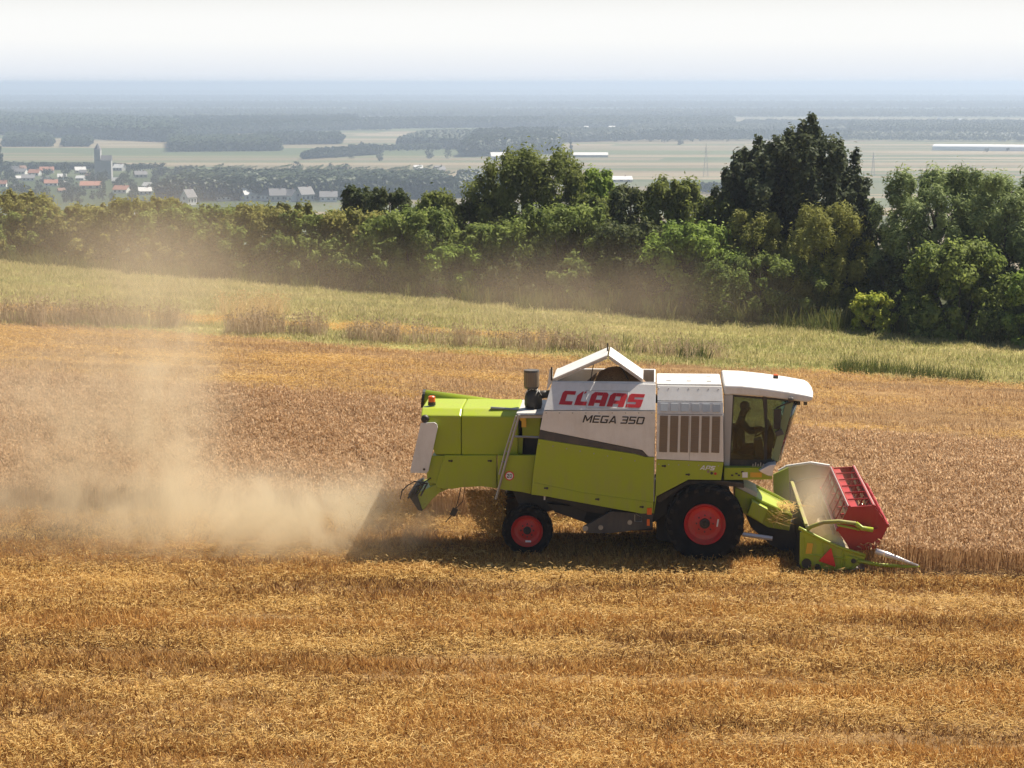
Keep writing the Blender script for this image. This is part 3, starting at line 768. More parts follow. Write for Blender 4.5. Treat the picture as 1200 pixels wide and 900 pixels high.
# left hedge
rnd_h = random.Random(8)
for (u, vt, w, off, leaf, lab) in [
        (205, 246, 90, 0.8, 'hazel_leaves', 'greenish bush wedged between the third and fourth hedge bushes'),
        (365, 242, 90, 1.2, 'hazel_leaves', 'greenish bush just left of the olive bush under the dark trees'),
        (210, 272, 100, -0.2, 'olive_leaves', 'low dusty bush in front of the fourth hedge bush'),
        (30, 266, 100, -0.2, 'olive_leaves', 'lowest dusty bush at the left border of the photo'),
        (455, 285, 110, -0.2, 'hazel_leaves', 'low mottled bush below the big bright leaved bush'),
        (8, 226, 118, 1.5, 'olive_leaves', 'olive hedge bush at the left border of the photo'),
        (92, 232, 112, 1.5, 'olive_leaves', 'olive hedge bush second from the left border'),
        (172, 234, 112, 1.5, 'olive_leaves', 'dusty olive hedge bush third from the left border'),
        (248, 238, 106, 1.5, 'hazel_leaves', 'greener hedge bush fourth from the left border'),
        (325, 238, 112, 1.5, 'olive_leaves', 'dusty hedge bush fifth from the left border'),
        (50, 246, 104, 0.2, 'hazel_leaves', 'lower front bush between the first two olive hedge bushes'),
        (135, 252, 110, 0.2, 'olive_leaves', 'lower front bush between the second and third hedge bushes'),
        (290, 262, 110, 0.2, 'hazel_leaves', 'lower front bush between the fourth and fifth hedge bushes'),
        (372, 268, 110, 0.2, 'hazel_leaves', 'lower front bush right of the fifth hedge bush'),
        (540, 292, 90, -0.3, 'fresh_leaves', 'low light green bush at the right end of the left hedge'),
        (620, 300, 110, 0.2, 'dark_leaves', 'low dark bush at the foot of the mottled hazel bush'),
        (690, 306, 90, 0.2, 'hazel_leaves', 'low bush with dusty leaves at the foot of the dark bush'),
        (-80, 226, 120, 1.5, 'olive_leaves', 'hedge bush past the left border of the photo'),
        (-165, 228, 120, 1.5, 'olive_leaves', 'outermost hedge bush past the left border of the photo')]:
    T('hedge_bush', u, vt + rnd_h.uniform(-5, 7), w * 1.25, off, 'scrub', leaf, lab, 9500, 1.0)

# dust hanging in front of the trees
_a, _b = G(-60, 330), G(820, 380)
def puffw(u, v, Y, rx, rz, amp):
    d = ray(u, v); c = d * (Y / d.y); c.z += CAM_H
    return (c, (rx, 7.0, rz), amp)
dust('dust_veil', ((-36, 66, -0.5), (12, 101, 10.0)), [
    puffw(190, 300, 86, 3.6, 2.0, 0.034), puffw(60, 300, 88, 5.0, 2.4, 0.016), puffw(330, 330, 84, 3.4, 1.6, 0.016),
    puffw(560, 340, 82, 6.0, 1.3, 0.016), puffw(700, 352, 82, 5.0, 1.3, 0.018), puffw(120, 380, 78, 7.0, 2.4, 0.020)],
    (0.82, 0.66, 0.50), 0.25, 0.22, 0.30, 0.70, 1.0)

# ------------------------------------------------------------------ the valley: trees, woods, houses
FAR = {}
def farmat(name, a, b_): 
    FAR[name] = plantmat(name, a, b_, tuple(k * 1.6 for k in b_), 0.15, 0.02, 0.5, lo=0.3, hi=0.7)
farmat('far_leaves', (0.026, 0.038, 0.014), (0.048, 0.060, 0.022)); farmat('far_dark_leaves', (0.018, 0.030, 0.013), (0.034, 0.048, 0.020))
def far_proto(seed, wide, tall, kind='round'):
    rng = np.random.default_rng(seed); C, Rr = [], []
    n = 26
    for i in range(n):
        t = rng.random(); a = rng.uniform(0, 6.283); pr = math.sin(math.pi * (0.12 + 0.84 * t)) ** 0.6 if kind == 'round' else 0.5 + 0.5 * math.sin(math.pi * (0.1 + 0.85 * t))
        r = rng.random() ** 0.5 * 0.40 * wide * pr
        C.append((r * math.cos(a), r * math.sin(a), tall * (0.12 + 0.78 * t))); s_ = rng.uniform(0.11, 0.2) * wide; Rr.append((s_, s_, s_ * (1.1 if kind == 'round' else 2.0)))
    return leaf_cards(rng, np.array(C), np.array(Rr), 16, 0.055 * (wide + tall) / 2, 0.042 * (wide + tall) / 2, 0.2, 0.4), rng
protos = []
for i in range(7):
    kind = 'column' if i == 6 else 'round'
    wide, tall = (2.6, 14.0) if kind == 'column' else (9.0, 9.5 + (i % 3))
    q, rng = far_proto(500 + i, wide, tall, kind)
    r_ = empty('valley_tree'); cards_object('crown', q, FAR['far_leaves' if i % 2 else 'far_dark_leaves'], r_, rng)
    mb = MB(); mb.tube([(0, 0, -1), (0, 0, tall * 0.7)], [0.35, 0.12], 6); mb.build('trunk', M['bark'], r_)
    protos.append((r_, tall, wide))
used = set()
def vtree(u, vb, hpx, label, group, k=None, wf=1.0):
    p = PL(u, vb); sc_ = px_scale(p); h = hpx / sc_
    k = rnd.randrange(6) if k is None else k
    r_, tall, wide = protos[k]
    o = r_ if k not in used else copy_tree(r_); used.add(k)
    o.location = p; o.rotation_euler = (0, 0, rnd.uniform(0, 6.28)); f = h / tall
    o.scale = (f * wf, f * wf, f)
    tag(o, label, 'tree', group)
rnd = random.Random(11)
# single trees in the fields
for (u, vb, hp) in [(445, 189, 12), (412, 186, 8), (424, 176, 10), (503, 186, 15), (525, 186, 15), (394, 185, 9), (779, 167, 12), (797, 170, 12), (811, 166, 8), (821, 165, 11), (763, 166, 9), (721, 166, 11), (697, 166, 13), (853, 166, 9), (888, 165, 10)]:
    vtree(u, vb, hp, 'lone hazy tree standing in the open fields of the valley', 'lone trees in the valley fields', wf=rnd.uniform(0.8, 1.2))
for (u, vb, hp) in [(657, 179, 20), (669, 186, 24)]:
    vtree(u, vb, hp, 'slender column poplar beside the long white barn in the valley', 'column poplars by the long barn', 6)
vtree(1, 206, 40, 'tall slender column poplar at the left border of the photo', 'column poplars by the village', 6)
for (u, vb, hp) in [(1156, 178, 6), (1181, 177, 5)]:
    vtree(u, vb, hp, 'small round bush in front of the long white greenhouse', 'bushes before the greenhouse', wf=1.2)
# trees among the village houses
HOUSES = [(262, 235), (272, 234), (293, 235), (312, 235), (325, 236), (340, 236), (357, 236), (385, 236), (403, 232), (379, 231), (221, 240), (199, 232), (107, 221), (60, 218), (41, 206), (55, 203), (143, 226), (3, 219), (174, 198), (94, 203), (165, 208), (25, 204), (76, 199), (140, 200), (170, 228), (33, 212)]
vil = []
for i in range(330):
    u = rnd.uniform(-25, 230) if i % 6 else rnd.uniform(230, 425); vb = rnd.uniform(202, 240)
    hp = rnd.uniform(8, 15)
    if any(abs(u - a) < 9 and -1 < vb - c_ < hp + 1 for a, c_ in HOUSES): continue
    vil.append((u, vb, hp))
for (u, vb, hp) in vil:
    vtree(u, vb, hp, 'hazy green garden tree among the village houses', 'trees among the village houses', wf=rnd.uniform(0.8, 1.25))
for (u, vb, hp) in [(190, 207, 17), (183, 206, 15), (217, 210, 15), (225, 206, 12), (262, 208, 12), (78, 205, 15), (55, 206, 12)]:
    vtree(u, vb, hp, 'big round tree at the far rim of the village before the pale fields', 'trees at the far rim of the village', wf=1.2)

# woods: dense masses of crowns, one object each
def wood(name, corners, hpx, spacing_px, label=None, kmat='far_dark_leaves', seed=1, jitter=0.35, cap=5200):
    """corners: four picture points on the plain; filled with crowns"""
    rng = np.random.default_rng(seed); a, b_, c_, d_ = [PL(*k) for k in corners]
    area_u = max((b_ - a).length, (c_ - d_).length); area_v = max((d_ - a).length, (c_ - b_).length)
    sc_ = px_scale(a); h0 = hpx / sc_; step = spacing_px / sc_
    nu = max(2, int(area_u / step)); nv = max(1, int(area_v / (step * 1.3)))
    nv = min(nv, max(1, cap // nu))
    base = []
    for k in range(3):
        q = leaf_cards(rng, np.array([[0, 0, 0.58]]) + rng.normal(size=(9, 3)) * np.array([0.16, 0.16, 0.15]), np.full((9, 3), 0.22), 7, 0.17, 0.13, 0.2, 0.5)
        base.append(q)
    out = []
    for i in range(nu):
        for j in range(nv):
            s_, t_ = (i + rng.uniform(-.5, .5)) / nu, (j + rng.uniform(-.5, .5) * (nv > 1)) / max(1, nv)
            s_, t_ = min(max(s_, 0), 1), min(max(t_, 0), 1)
            p = a.lerp(b_, s_).lerp(d_.lerp(c_, s_), t_)
            f = h0 * rng.uniform(1 - jitter, 1 + jitter * 0.5)
            out.append(base[rng.integers(3)] * np.array([f * 1.05, f * 1.05, f]) + np.array([p.x, p.y, p.z]))
    cards = np.concatenate(out)
    o = cards_object(name, cards, FAR[kmat], None, rng); tag(o, label, None, None, 'stuff'); return o
wood('wood', [(188, 236), (530, 233), (522, 222), (240, 219)], 22, 6, None, 'far_leaves', 2)
wood('wood', [(535, 232), (572, 228), (565, 214), (540, 216)], 16, 6, None, 'far_leaves', 3)
wood('wood', [(-20, 200), (100, 199), (190, 200), (-20, 197)], 8, 5, None, 'far_leaves', 4)
wood('wood', [(202, 178), (330, 177), (322, 168), (200, 168)], 11, 4, None, 'far_leaves', 5)
wood('wood', [(300, 170), (402, 169), (398, 164), (300, 164)], 10, 4, None, 'far_dark_leaves', 6)
wood('wood', [(355, 187), (448, 181), (446, 178), (372, 181)], 8, 5, None, 'far_dark_leaves', 61)
wood('wood', [(8, 172), (62, 172), (60, 165), (10, 165)], 11, 4, None, 'far_dark_leaves', 7)
wood('wood', [(76, 172), (108, 172), (108, 166), (78, 166)], 9, 4, None, 'far_dark_leaves', 8)
wood('wood', [(-20, 157), (205, 167), (205, 150), (-20, 140)], 13, 4, None, 'far_dark_leaves', 9)
wood('wood', [(205, 160), (420, 152), (420, 144), (205, 146)], 11, 4, None, 'far_dark_leaves', 10)
wood('wood', [(420, 151), (640, 149), (640, 145), (420, 146)], 10, 3.2, None, 'far_dark_leaves', 11)
wood('wood', [(468, 172), (560, 176), (640, 160), (500, 163)], 11, 4, None, 'far_dark_leaves', 12)
wood('wood', [(545, 184), (650, 180), (650, 164), (560, 166)], 18, 5, None, 'far_dark_leaves', 13)
wood('wood', [(640, 168), (745, 164), (745, 158), (640, 160)], 10, 4, None, 'far_dark_leaves', 14)
wood('wood', [(640, 150), (860, 150), (860, 143), (640, 143)], 8, 3.4, None, 'far_dark_leaves', 15)
wood('wood', [(1000, 157), (1230, 163), (1230, 152), (1000, 150)], 10, 3.6, None, 'far_dark_leaves', 16)
wood('wood', [(740, 157), (1000, 155), (1000, 150), (740, 150)], 6, 3.4, None, 'far_leaves', 17)
wood('wood', [(-30, 138), (1230, 138), (1230, 131), (-30, 131)], 6, 3.0, None, 'far_dark_leaves', 18)
wood('wood', [(-30, 127), (1230, 127), (1230, 121), (-30, 121)], 5, 2.8, None, 'far_dark_leaves', 19)
wood('wood', [(-30, 118), (1230, 118), (1230, 113), (-30, 113)], 4, 2.4, None, 'far_dark_leaves', 20)
wood('wood', [(-30, 110), (1230, 110), (1230, 107), (-30, 107)], 3, 2.2, None, 'far_dark_leaves', 21)

_r = random.Random(4)
for i, (v, h) in enumerate([(141, 6), (144, 6), (147, 6), (153, 7), (157, 7), (161, 6), (156, 6), (149, 5), (132, 4), (135, 4), (128, 4), (124, 3)]):
    u0 = _r.uniform(-40, 950); L = _r.uniform(120, 420)
    wood('wood', [(u0, v), (u0 + L, v + _r.uniform(-1, 2)), (u0 + L, v - 0.8), (u0 + 10, v - 0.8)], h, 3.6, None, 'far_dark_leaves' if i % 2 else 'far_leaves', 40 + i)
wood('wood', [(640, 167), (1000, 164), (1000, 160), (640, 161)], 9, 8.5, None, 'far_dark_leaves', 62)
wood('wood', [(985, 165), (1235, 167), (1235, 163), (985, 161)], 8, 9, None, 'far_leaves', 63)
wood('wood', [(410, 178), (520, 176), (520, 174), (410, 175)], 7, 7, None, 'far_leaves', 64)
wood('wood', [(560, 226), (640, 226), (640, 215), (560, 215)], 13, 7, None, 'far_leaves', 65)
wood('wood', [(770, 227), (850, 227), (850, 222), (770, 222)], 10, 8, None, 'far_leaves', 66)
# houses
RF = {'red': paint('red_roof_tiles', (0.34, 0.135, 0.09), 0.8, 0.3), 'grey': paint('grey_roof_tiles', (0.16, 0.16, 0.17), 0.7, 0.2), 'pale': paint('pale_sheet_roof', (0.62, 0.61, 0.58), 0.6, 0.15), 'brown': paint('brown_roof_tiles', (0.24, 0.13, 0.09), 0.8, 0.2)}
WL = {'white': paint('white_render', (0.78, 0.76, 0.71), 0.85, 0.1), 'cream': paint('cream_render', (0.66, 0.58, 0.42), 0.85, 0.1), 'grey': paint('grey_render', (0.42, 0.41, 0.39), 0.85, 0.1)}
M['pane'] = paint('window_panes', (0.04, 0.05, 0.06), 0.15, 0.0)
def house(name, u, vb, wpx, hpx, roof, wall, rz, label, cat='house', group=None, win=True, chim=True, ratio=0.8, roofshare=0.5):
    p = PL(u, vb); sc_ = px_scale(p); L = 1.0 * wpx / sc_; H = 1.05 * hpx / sc_; D = L * ratio
    r_ = empty(name, p, R(rz)); tag(r_, label, cat, group)
    hw = H * (1 - roofshare)
    mb = MB(); a = [Vector((-L / 2, -D / 2, -0.5)), Vector((-L / 2, D / 2, -0.5)), Vector((-L / 2, D / 2, hw)), Vector((-L / 2, 0, H - 0.15)), Vector((-L / 2, -D / 2, hw))]
    mb.loft(a, [q + Vector((L, 0, 0)) for q in a]); mb.build('wall', WL[wall], r_)
    mb = MB(); o_ = 0.4
    for sgn in (-1, 1):
        e = [Vector((-L / 2 - o_, 0, H)), Vector((-L / 2 - o_, sgn * (D / 2 + o_), hw - 0.3)), Vector((-L / 2 - o_, sgn * (D / 2 + o_), hw - 0.05)), Vector((-L / 2 - o_, 0, H + 0.25))]
        mb.loft(e, [q + Vector((L + 2 * o_, 0, 0)) for q in e])
    rf = mb.build('roof', RF[roof], r_)
    if chim:
        mb = MB(); mb.box((L * 0.22, 0.0, H + 0.4), (0.6, 0.6, 1.6)); mb.build('chimney', M['red'] if False else RF['brown'], rf)
    if win:
        nwin = 3
        for i in range(nwin):
            mb = MB(); mb.box((-L / 2 + (i + 0.5) * L / nwin, -D / 2 - 0.01, hw * 0.55), (L * 0.13, 0.08, hw * 0.4)); mb.build('window', M['pane'], r_)
        mb = MB(); mb.box((-L / 2 - 0.01, 0, hw * 0.9), (0.08, D * 0.18, hw * 0.35)); mb.build('window', M['pane'], r_)
row = 'grey roofed houses in the row beyond the hedge'
for i, (u, vb, w, h, roof, wall, rz) in enumerate([(262, 235, 16, 10, 'grey', 'white', 10), (272, 234, 15, 12, 'grey', 'grey', -20), (293, 235, 19, 14, 'pale', 'white', 30), (312, 235, 17, 13, 'grey', 'white', -25), (325, 236, 19, 14, 'grey', 'grey', 15), (340, 236, 18, 13, 'grey', 'white', -35), (357, 236, 18, 16, 'grey', 'grey', 40), (385, 236, 20, 11, 'grey', 'white', 5), (403, 232, 16, 10, 'grey', 'white', 20)]):
    house('house', u, vb, w, h, roof, wall, rz, 'hazy grey roofed house in the row just beyond the hedge', group=row)
for (u, vb, w, h, roof, wall, rz, lab) in [
        (379, 231, 18, 13, 'red', 'white', -15, 'only red roofed house in the row of grey roofed houses'),
        (221, 240, 15, 17, 'grey', 'white', 55, 'tall white gabled house left of the grey roofed row'),
        (199, 232, 22, 12, 'red', 'white', 20, 'red roofed white house beside the tall white gabled house'),
        (107, 221, 24, 8, 'red', 'cream', 5, 'long cream house with a pale red roof in the middle of the village'),
        (60, 218, 15, 7, 'red', 'white', 10, 'small red roofed house left of the long cream house'),
        (41, 206, 13, 7, 'red', 'white', -10, 'bright red roofed house at the left of the village'),
        (55, 203, 16, 7, 'red', 'grey', 10, 'wide red roofed house behind the bright red roofed one'),
        (143, 226, 17, 8, 'red', 'white', -15, 'red roofed house low behind the hedge right of the long cream house'),
        (3, 219, 10, 7, 'red', 'white', 0, 'red roofed house cut by the left border'),
        (174, 198, 7, 5, 'pale', 'white', 0, 'small bright white house at the far rim of the village'),
        (94, 203, 12, 7, 'pale', 'cream', 20, 'cream house with a pale roof left of the church'),
        (165, 208, 14, 7, 'grey', 'grey', 15, 'grey house right of the church'),
        (25, 204, 13, 6, 'grey', 'white', -10, 'white walled grey roofed house left of the bright red roof'),
        (76, 199, 12, 6, 'grey', 'grey', 10, 'grey house behind the wide red roof'),
        (140, 200, 12, 7, 'pale', 'grey', -20, 'pale roofed house just right of the church'),
        (170, 228, 15, 8, 'pale', 'white', 15, 'pale roofed white house low behind the hedge'),
        (33, 212, 14, 7, 'grey', 'white', 15, 'grey roofed house in front of the bright red roof'),
        (586, 187, 22, 8, 'pale', 'white', 8, 'long pale farm building at the edge of the dark wood'),
        (727, 213, 26, 6, 'pale', 'cream', 4, 'white roofed shed just above the trees right of the broad birch'),
        (515, 203, 12, 8, 'grey', 'white', 30, 'white gabled house at the right end of the village wood'),
        (490, 200, 10, 6, 'pale', 'white', 10, 'small white house behind the village wood')]:
    house('house' if 'shed' not in lab and 'farm' not in lab else 'farm_building', u, vb, w, h, roof, wall, rz, lab, 'house' if 'shed' not in lab and 'farm' not in lab else 'building', 'village houses')
house('farm_building', 690, 184, 44, 5, 'pale', 'grey', 2, 'long white roofed barn beside the column poplars', 'barn', None, False, False, 0.3)
fw = 'tiny white houses far out on the plain'
for (u, vb, w, h) in [(687, 152, 5, 4), (695, 155, 7, 4), (717, 153, 8, 5), (733, 153, 6, 3), (754, 155, 6, 4), (764, 154, 9, 3), (784, 155, 8, 3), (845, 150, 7, 3), (858, 151, 5, 3), (978, 147, 8, 3), (1027, 156, 4, 4), (1036, 158, 6, 3), (1101, 143, 5, 5), (1107, 147, 4, 3), (1116, 146, 6, 5), (1125, 143, 4, 4), (1117, 150, 5, 3), (1145, 160, 5, 3), (1153, 147, 6, 3), (1185, 146, 5, 3), (1198, 144, 6, 4), (640, 157, 6, 3), (668, 156, 5, 3), (430, 137, 10, 2), (812, 152, 6, 3)]:
    house('house', u, vb, w, h, 'pale', 'white', rnd.uniform(-30, 30), 'tiny white house in the haze far out on the plain', group=fw, win=False, chim=False)
vh = 'small houses half hidden among the village trees'
for i in range(22):
    u = rnd.uniform(-8, 214); vb = rnd.uniform(198, 231)
    house('house', u, vb, rnd.uniform(6.5, 11), rnd.uniform(4.5, 7), rnd.choice(['grey', 'pale', 'pale', 'brown']), rnd.choice(['white', 'white', 'cream', 'grey']), rnd.uniform(-40, 40), 'small hazy house half hidden among the village trees', group=vh, chim=False)
# church
p = PL(121, 210); sc_ = px_scale(p); k = 1 / sc_
ch = empty('church', p); tag(ch, 'dark grey church with a narrow tower in the middle of the village', 'church')
mb = MB(); mb.box((2 * k, 0, 10.5 * k), (17 * k, 9 * k, 23 * k)); mb.build('wall', WL['grey'], ch)
mb = MB(); a = [Vector((-6.8 * k, -5.2 * k, 22 * k)), Vector((-6.8 * k, 5.2 * k, 22 * k)), Vector((-6.8 * k, 0, 28 * k))]; mb.loft(a, [q + Vector((17.6 * k, 0, 0)) for q in a]); mb.build('roof', RF['grey'], ch)
mb = MB(); mb.box((-5.5 * k, 0, 17 * k), (7 * k, 9.4 * k, 36 * k)); mb.build('tower', WL['grey'], ch)
mb = MB(); mb.lathe([(0, 42 * k), (1.5 * k, 40 * k), (4.6 * k, 34.9 * k), (0, 34.9 * k)], (-5.5 * k, 0, 0), 'z', 8); mb.build('spire', RF['grey'], ch)
# long white greenhouse tunnels
gp = PL(1093, 176); gp2 = PL(1300, 178); k = 1 / px_scale(gp)
gh = empty('greenhouse', gp); tag(gh, 'long low bright white greenhouse tunnel across the valley fields on the right', 'greenhouse')
d = gp2 - gp; n_ = Vector((-d.y, d.x, 0)).normalized()
for i in range(4):
    mb = MB(); prof = [Vector((0, 0, 0)) + n_ * (i * 9.3) + n_ * (4.5 * math.cos(a)) + Vector((0, 0, max(-0.3, 6.0 * math.sin(a)))) for a in [math.pi * j / 8 for j in range(9)]]
    mb.loft(prof, [q + d for q in prof]); mb.build('tunnel', paint('greenhouse_film', (0.82, 0.82, 0.80), 0.6, 0.05) if i == 0 else bpy.data.materials['greenhouse_film'], gh)
# power pylons
for (u, vt, vb, lab) in [(1023, 178, 206, 'hazy lattice pylon right of the poplars'), (827, 168, 207, 'hazy lattice pylon left of the poplars')]:
    p = PL(u, vb); H = (vb - vt) / px_scale(p); py = empty('power_pylon', p); tag(py, lab, 'pylon', 'power pylons in the valley')
    mb = MB()
    for sx in (-1, 1):
        for sy in (-1, 1): mb.tube([(sx * H * .07, sy * H * .07, 0), (sx * H * .02, sy * H * .02, H * .7), (0, 0, H)], 0.10, 4)
    for i in range(6): z = H * i / 7; w_ = H * (.07 - .05 * i / 5); mb.tube([(-w_, -w_, z), (w_, -w_, z + H / 7)], 0.07, 4); mb.tube([(w_, w_, z), (-w_, w_, z + H / 7)], 0.07, 4)
    mb.build('mast', M['steel'], py)
    mb = MB()
    for z, l in ((.72, .14), (.86, .10)): mb.tube([(-H * l, 0, H * z), (H * l, 0, H * z)], 0.14, 4)
    mb.build('crossarm', M['steel'], py)
# ------------------------------------------------------------------ combine harvester (own frame: x forward, y away from the camera, z up)
HV = empty('combine_harvester', ROOT, YAW)
tag(HV, 'lime green and white combine harvester cutting wheat with its red reel, grain tank covers open', 'combine harvester')
WID = 2.75                                             # full body width
def prism(name, pts, d0, d1, mat, parent=HV, bevel=0.012, dfun=None, mb=None, mi=0):
    """outline measured on the plane d0, carried straight across to d1 (widths along y)"""
    a = [P(u, v, d0 if dfun is None else dfun(v)) for (u, v) in pts]
    b_ = [q + Vector((0, d1 - d0, 0)) for q in a]
    if mb is None:
        m_ = MB(); m_.loft(a, b_); return m_.build(name, mat, parent, bevel)
    mb.loft(a, b_, mi)
def strip_line(mb, pts, d, r, n=6, mi=0): mb.tube([P(u, v, d if not callable(d) else d(v)) for u, v in pts], r, n, mi)

# --- rear hood
HD0, HD1 = 0.50, 2.10
mb = MB()
prof = [P(493, 487, HD0), P(606, 490, HD0), P(606, 534, HD0), P(511, 534, HD0), P(505, 560, HD0), P(493, 545, HD0)]
zt = P(493, 487, HD0).z
ch = 0.16
def slab(mb, prof, y0, y1): mb.loft([Vector((q.x, y0, q.z)) for q in prof], [Vector((q.x, y1, q.z)) for q in prof])
xl, xr = P(493, 487, HD0).x, P(607, 489, HD0).x
zb = P(520, 533, HD0).z
sect = [Vector((0, HD0, zb)), Vector((0, HD0, zt)), Vector((0, HD0 + 0.22, zt + 0.13)), Vector((0, HD1 - 0.22, zt + 0.16)), Vector((0, HD1, zt)), Vector((0, HD1, zb))]
xm = P(540.5, 488, HD0).x
def hood(name, xa, xb, slope=0.0, lean=0.0):
    m_ = MB(); m_.loft([q + Vector((xa + (lean if q.z < zb + .1 else 0), 0, 0)) for q in sect], [q + Vector((xb, 0, 0)) for q in sect]); return m_.build(name, M['lime'], HV, 0.03)
hood('rear_hood', xl, xm - 0.004, lean=0.30)
hood('rear_hood', xm + 0.004, xr)
prism('side_panel', [(521, 533.5), (582, 533.5), (582, 572.5), (565, 570), (542, 571), (530, 573), (513.5, 572.5), (510.5, 567)], 0.47, 2.13, M['lime'])
prism('side_panel', [(583, 533.5), (627.5, 533.5), (624, 562), (622, 579), (613, 577), (583, 573)], 0.30, 0.40, M['lime'])
prism('side_panel', [(506, 534), (522, 534), (512, 567), (501, 566), (500, 556)], 0.52, 2.04, M['lime'])
prism('hood_floor', [(510, 562), (632, 562), (660, 584), (600, 574), (565, 569.5), (530, 572)], 0.60, 2.0, M['dark'])
# marker board at the tail
mb = MB(); o_ = [(493, 496), (509, 495), (512, 497), (513, 501), (502, 552), (499.5, 554.5), (481, 554), (481, 550)]
prism('marker_plate', o_, 0.38, 0.41, M['white'], bevel=0.006)
mb = MB(); strip_line(mb, [(497, 549), (497.2, 549.2)], 0.372, 0.0); c = P(497, 550, 0.375); mb = MB(); mb.lathe([(0, -.012), (.025, -.012), (.025, .01)], c, 'y', 12); mb.build('marker_bolt', M['black'], HV)
c = P(498, 491, 0.46); mb = MB(); mb.lathe([(0, -.05), (.06, -.05), (.085, -.01), (.085, .06), (.04, .12), (0, .12)], c, 'y', 18); mb.build('work_light', M['black'], HV, smooth=True)
# beacons
def beacon(u, v0, v1, d, r, base=True):
    c = P(u, v1, d); h = (P(u, v0, d) - c).z; bk = MB()
    bk.lathe([(0, h), (r * .75, h), (r, h * .9), (r, h * .15), (r * 0.8, 0), (0, 0)], c, 'z', 16)
    o = bk.build('beacon', M['orange'], HV, smooth=False); 
    bk = MB(); bk.lathe([(0, 0.03), (r * 1.1, 0.03), (r * 1.1, -0.04), (0, -0.04)], c, 'z', 16); bk.build('beacon_base', M['black'], o)
beacon(506, 464, 472.5, 0.95, 0.075)
# unloading auger lying back over the far side of the hood
mb = MB(); a0, a1 = P(496.5, 467, 2.45), P(600, 480, 2.45)
mb.tube([a0, a1, P(640, 480, 2.2)], [0.20, 0.18, 0.18], 20)
au = mb.build('unloading_auger', M['lime'], HV, smooth=True)
mb = MB(); dr_ = (a0 - a1).normalized(); mb.tube([a0 + dr_ * 0.03, a0 - dr_ * 0.03], [0.21, 0.21], 20); mb.build('auger_spout', M['black'], au)
# chopper and its spreader
prism('straw_chopper', [(503, 556), (521, 545), (530, 571), (514, 578), (503, 569)], 0.62, 1.98, M['lime'])
prism('spreader', [(481.5, 581), (511, 567.5), (518, 575), (507.5, 584), (496, 598)], 0.56, 2.04, M['lime'])
prism('spreader_plate', [(478, 580), (487, 575), (495, 599), (490, 598)], 0.52, 2.08, M['dark'], bevel=0.004)
mb = MB()
strip_line(mb, [(505, 560), (496, 566), (486, 564), (476, 570), (470, 577)], 0.5, 0.014)
strip_line(mb, [(500, 566), (488, 570), (482, 580)], 0.5, 0.018); strip_line(mb, [(472, 573), (469, 585)], 0.6, 0.012)
for k in range(4): strip_line(mb, [(486 + k * 5, 572 - k * 2), (478 + k * 5, 584 - k)], 0.5 + k * 0.02, 0.02)
mb.build('hydraulic_hose', M['black'], HV)
mb = MB(); strip_line(mb, [(540, 572), (536, 590), (531, 602), (522, 612)], 0.6, 0.012); strip_line(mb, [(545, 571), (542, 588), (530, 600)], 0.6, 0.010)
mb.box(P(532, 600, 0.6), (0.12, 0.05, 0.16), (0, R(25), 0)); mb.build('hanging_cable', M['black'], HV)

# --- platform between hood and tank
prism('platform', [(605, 484), (641, 484), (640, 490), (606, 490)], 0.35, 2.2, M['grey_white'])
prism('engine_bay', [(608, 490), (636, 490), (632, 534), (606, 534)], 0.85, 2.0, M['dark'])
prism('bay_panel', [(612, 489), (634, 489), (632, 511), (612, 511)], 0.62, 0.70, M['lime'])
prism('bay_panel', [(606, 512), (613, 512), (612, 532), (604, 532)], 0.62, 0.70, M['lime'])
c = P(613, 490, 0.40); mb = MB(); mb.lathe([(0, -.04), (.07, -.04), (.07, .04), (0, .04)], c, 'y', 14); mb.box(c + Vector((0.02, 0, -0.12)), (0.10, 0.05, 0.14)); mb.build('warning_tag', M['yellow'], HV)
# ladder folded along the side
mb = MB(); strip_line(mb, [(608.5, 486), (595, 534), (581, 585)], 0.24, 0.028); lad = mb.build('ladder', M['steel'], HV)
mb = MB(); strip_line(mb, [(605, 487), (592, 529), (585, 556)], 0.24, 0.020); mb.build('ladder_rail', M['steel'], lad)
mb = MB(); strip_line(mb, [(603, 511.5), (632, 512.5)], 0.24, 0.024); mb.build('handrail', M['steel'], lad)
mb = MB(); strip_line(mb, [(575, 478), (606, 480)], 0.7, 0.03); strip_line(mb, [(606, 486), (640, 486)], 0.28, 0.022); mb.build('handrail', M['steel'], HV)
for k in range(5):
    t_ = 0.1 + k * 0.18; mb = MB(); strip_line(mb, [(605.6 - 19 * t_, 487 + 66 * t_), (608.2 - 19.5 * t_, 487 + 66 * t_)], 0.24, 0.015); mb.build('rung', M['steel'], lad)
# air intake
c = P(622.8, 455, 1.0); top = P(622.8, 433.5, 1.0).z - c.z
mb = MB(); r = 0.155; mb.lathe([(0, top), (r * 1.05, top), (r * 1.05, top - .04), (r, top - .05), (r, 0.03), (r * .9, 0), (0, 0)], c, 'z', 24)
ai = mb.build('air_intake', M['charcoal'], HV)
mb = MB()
for k in range(24): a = k * math.pi / 12; mb.box(c + Vector((r * math.cos(a), r * math.sin(a), top * .5)), (0.014, 0.03, top * .78), (0, 0, a))
mb.build('screen_bars', M['grille'], ai)
mb = MB(); mb.tube([c + Vector((0, 0, .02)), c + Vector((0, 0, -.16)), c + Vector((.02, 0, -.3))], [.085, .10, .12], 14)
c2 = P(625, 468, 1.0); mb.lathe([(0, .22), (.13, .18), (.185, .06), (.19, -.1), (.16, -.22), (0, -.24)], c2, 'z', 20)
mb.tube([c2 + Vector((.05, 0, .08)), c2 + Vector((.22, .02, .11)), c2 + Vector((.34, .05, .11))], [.10, .085, .085], 12)
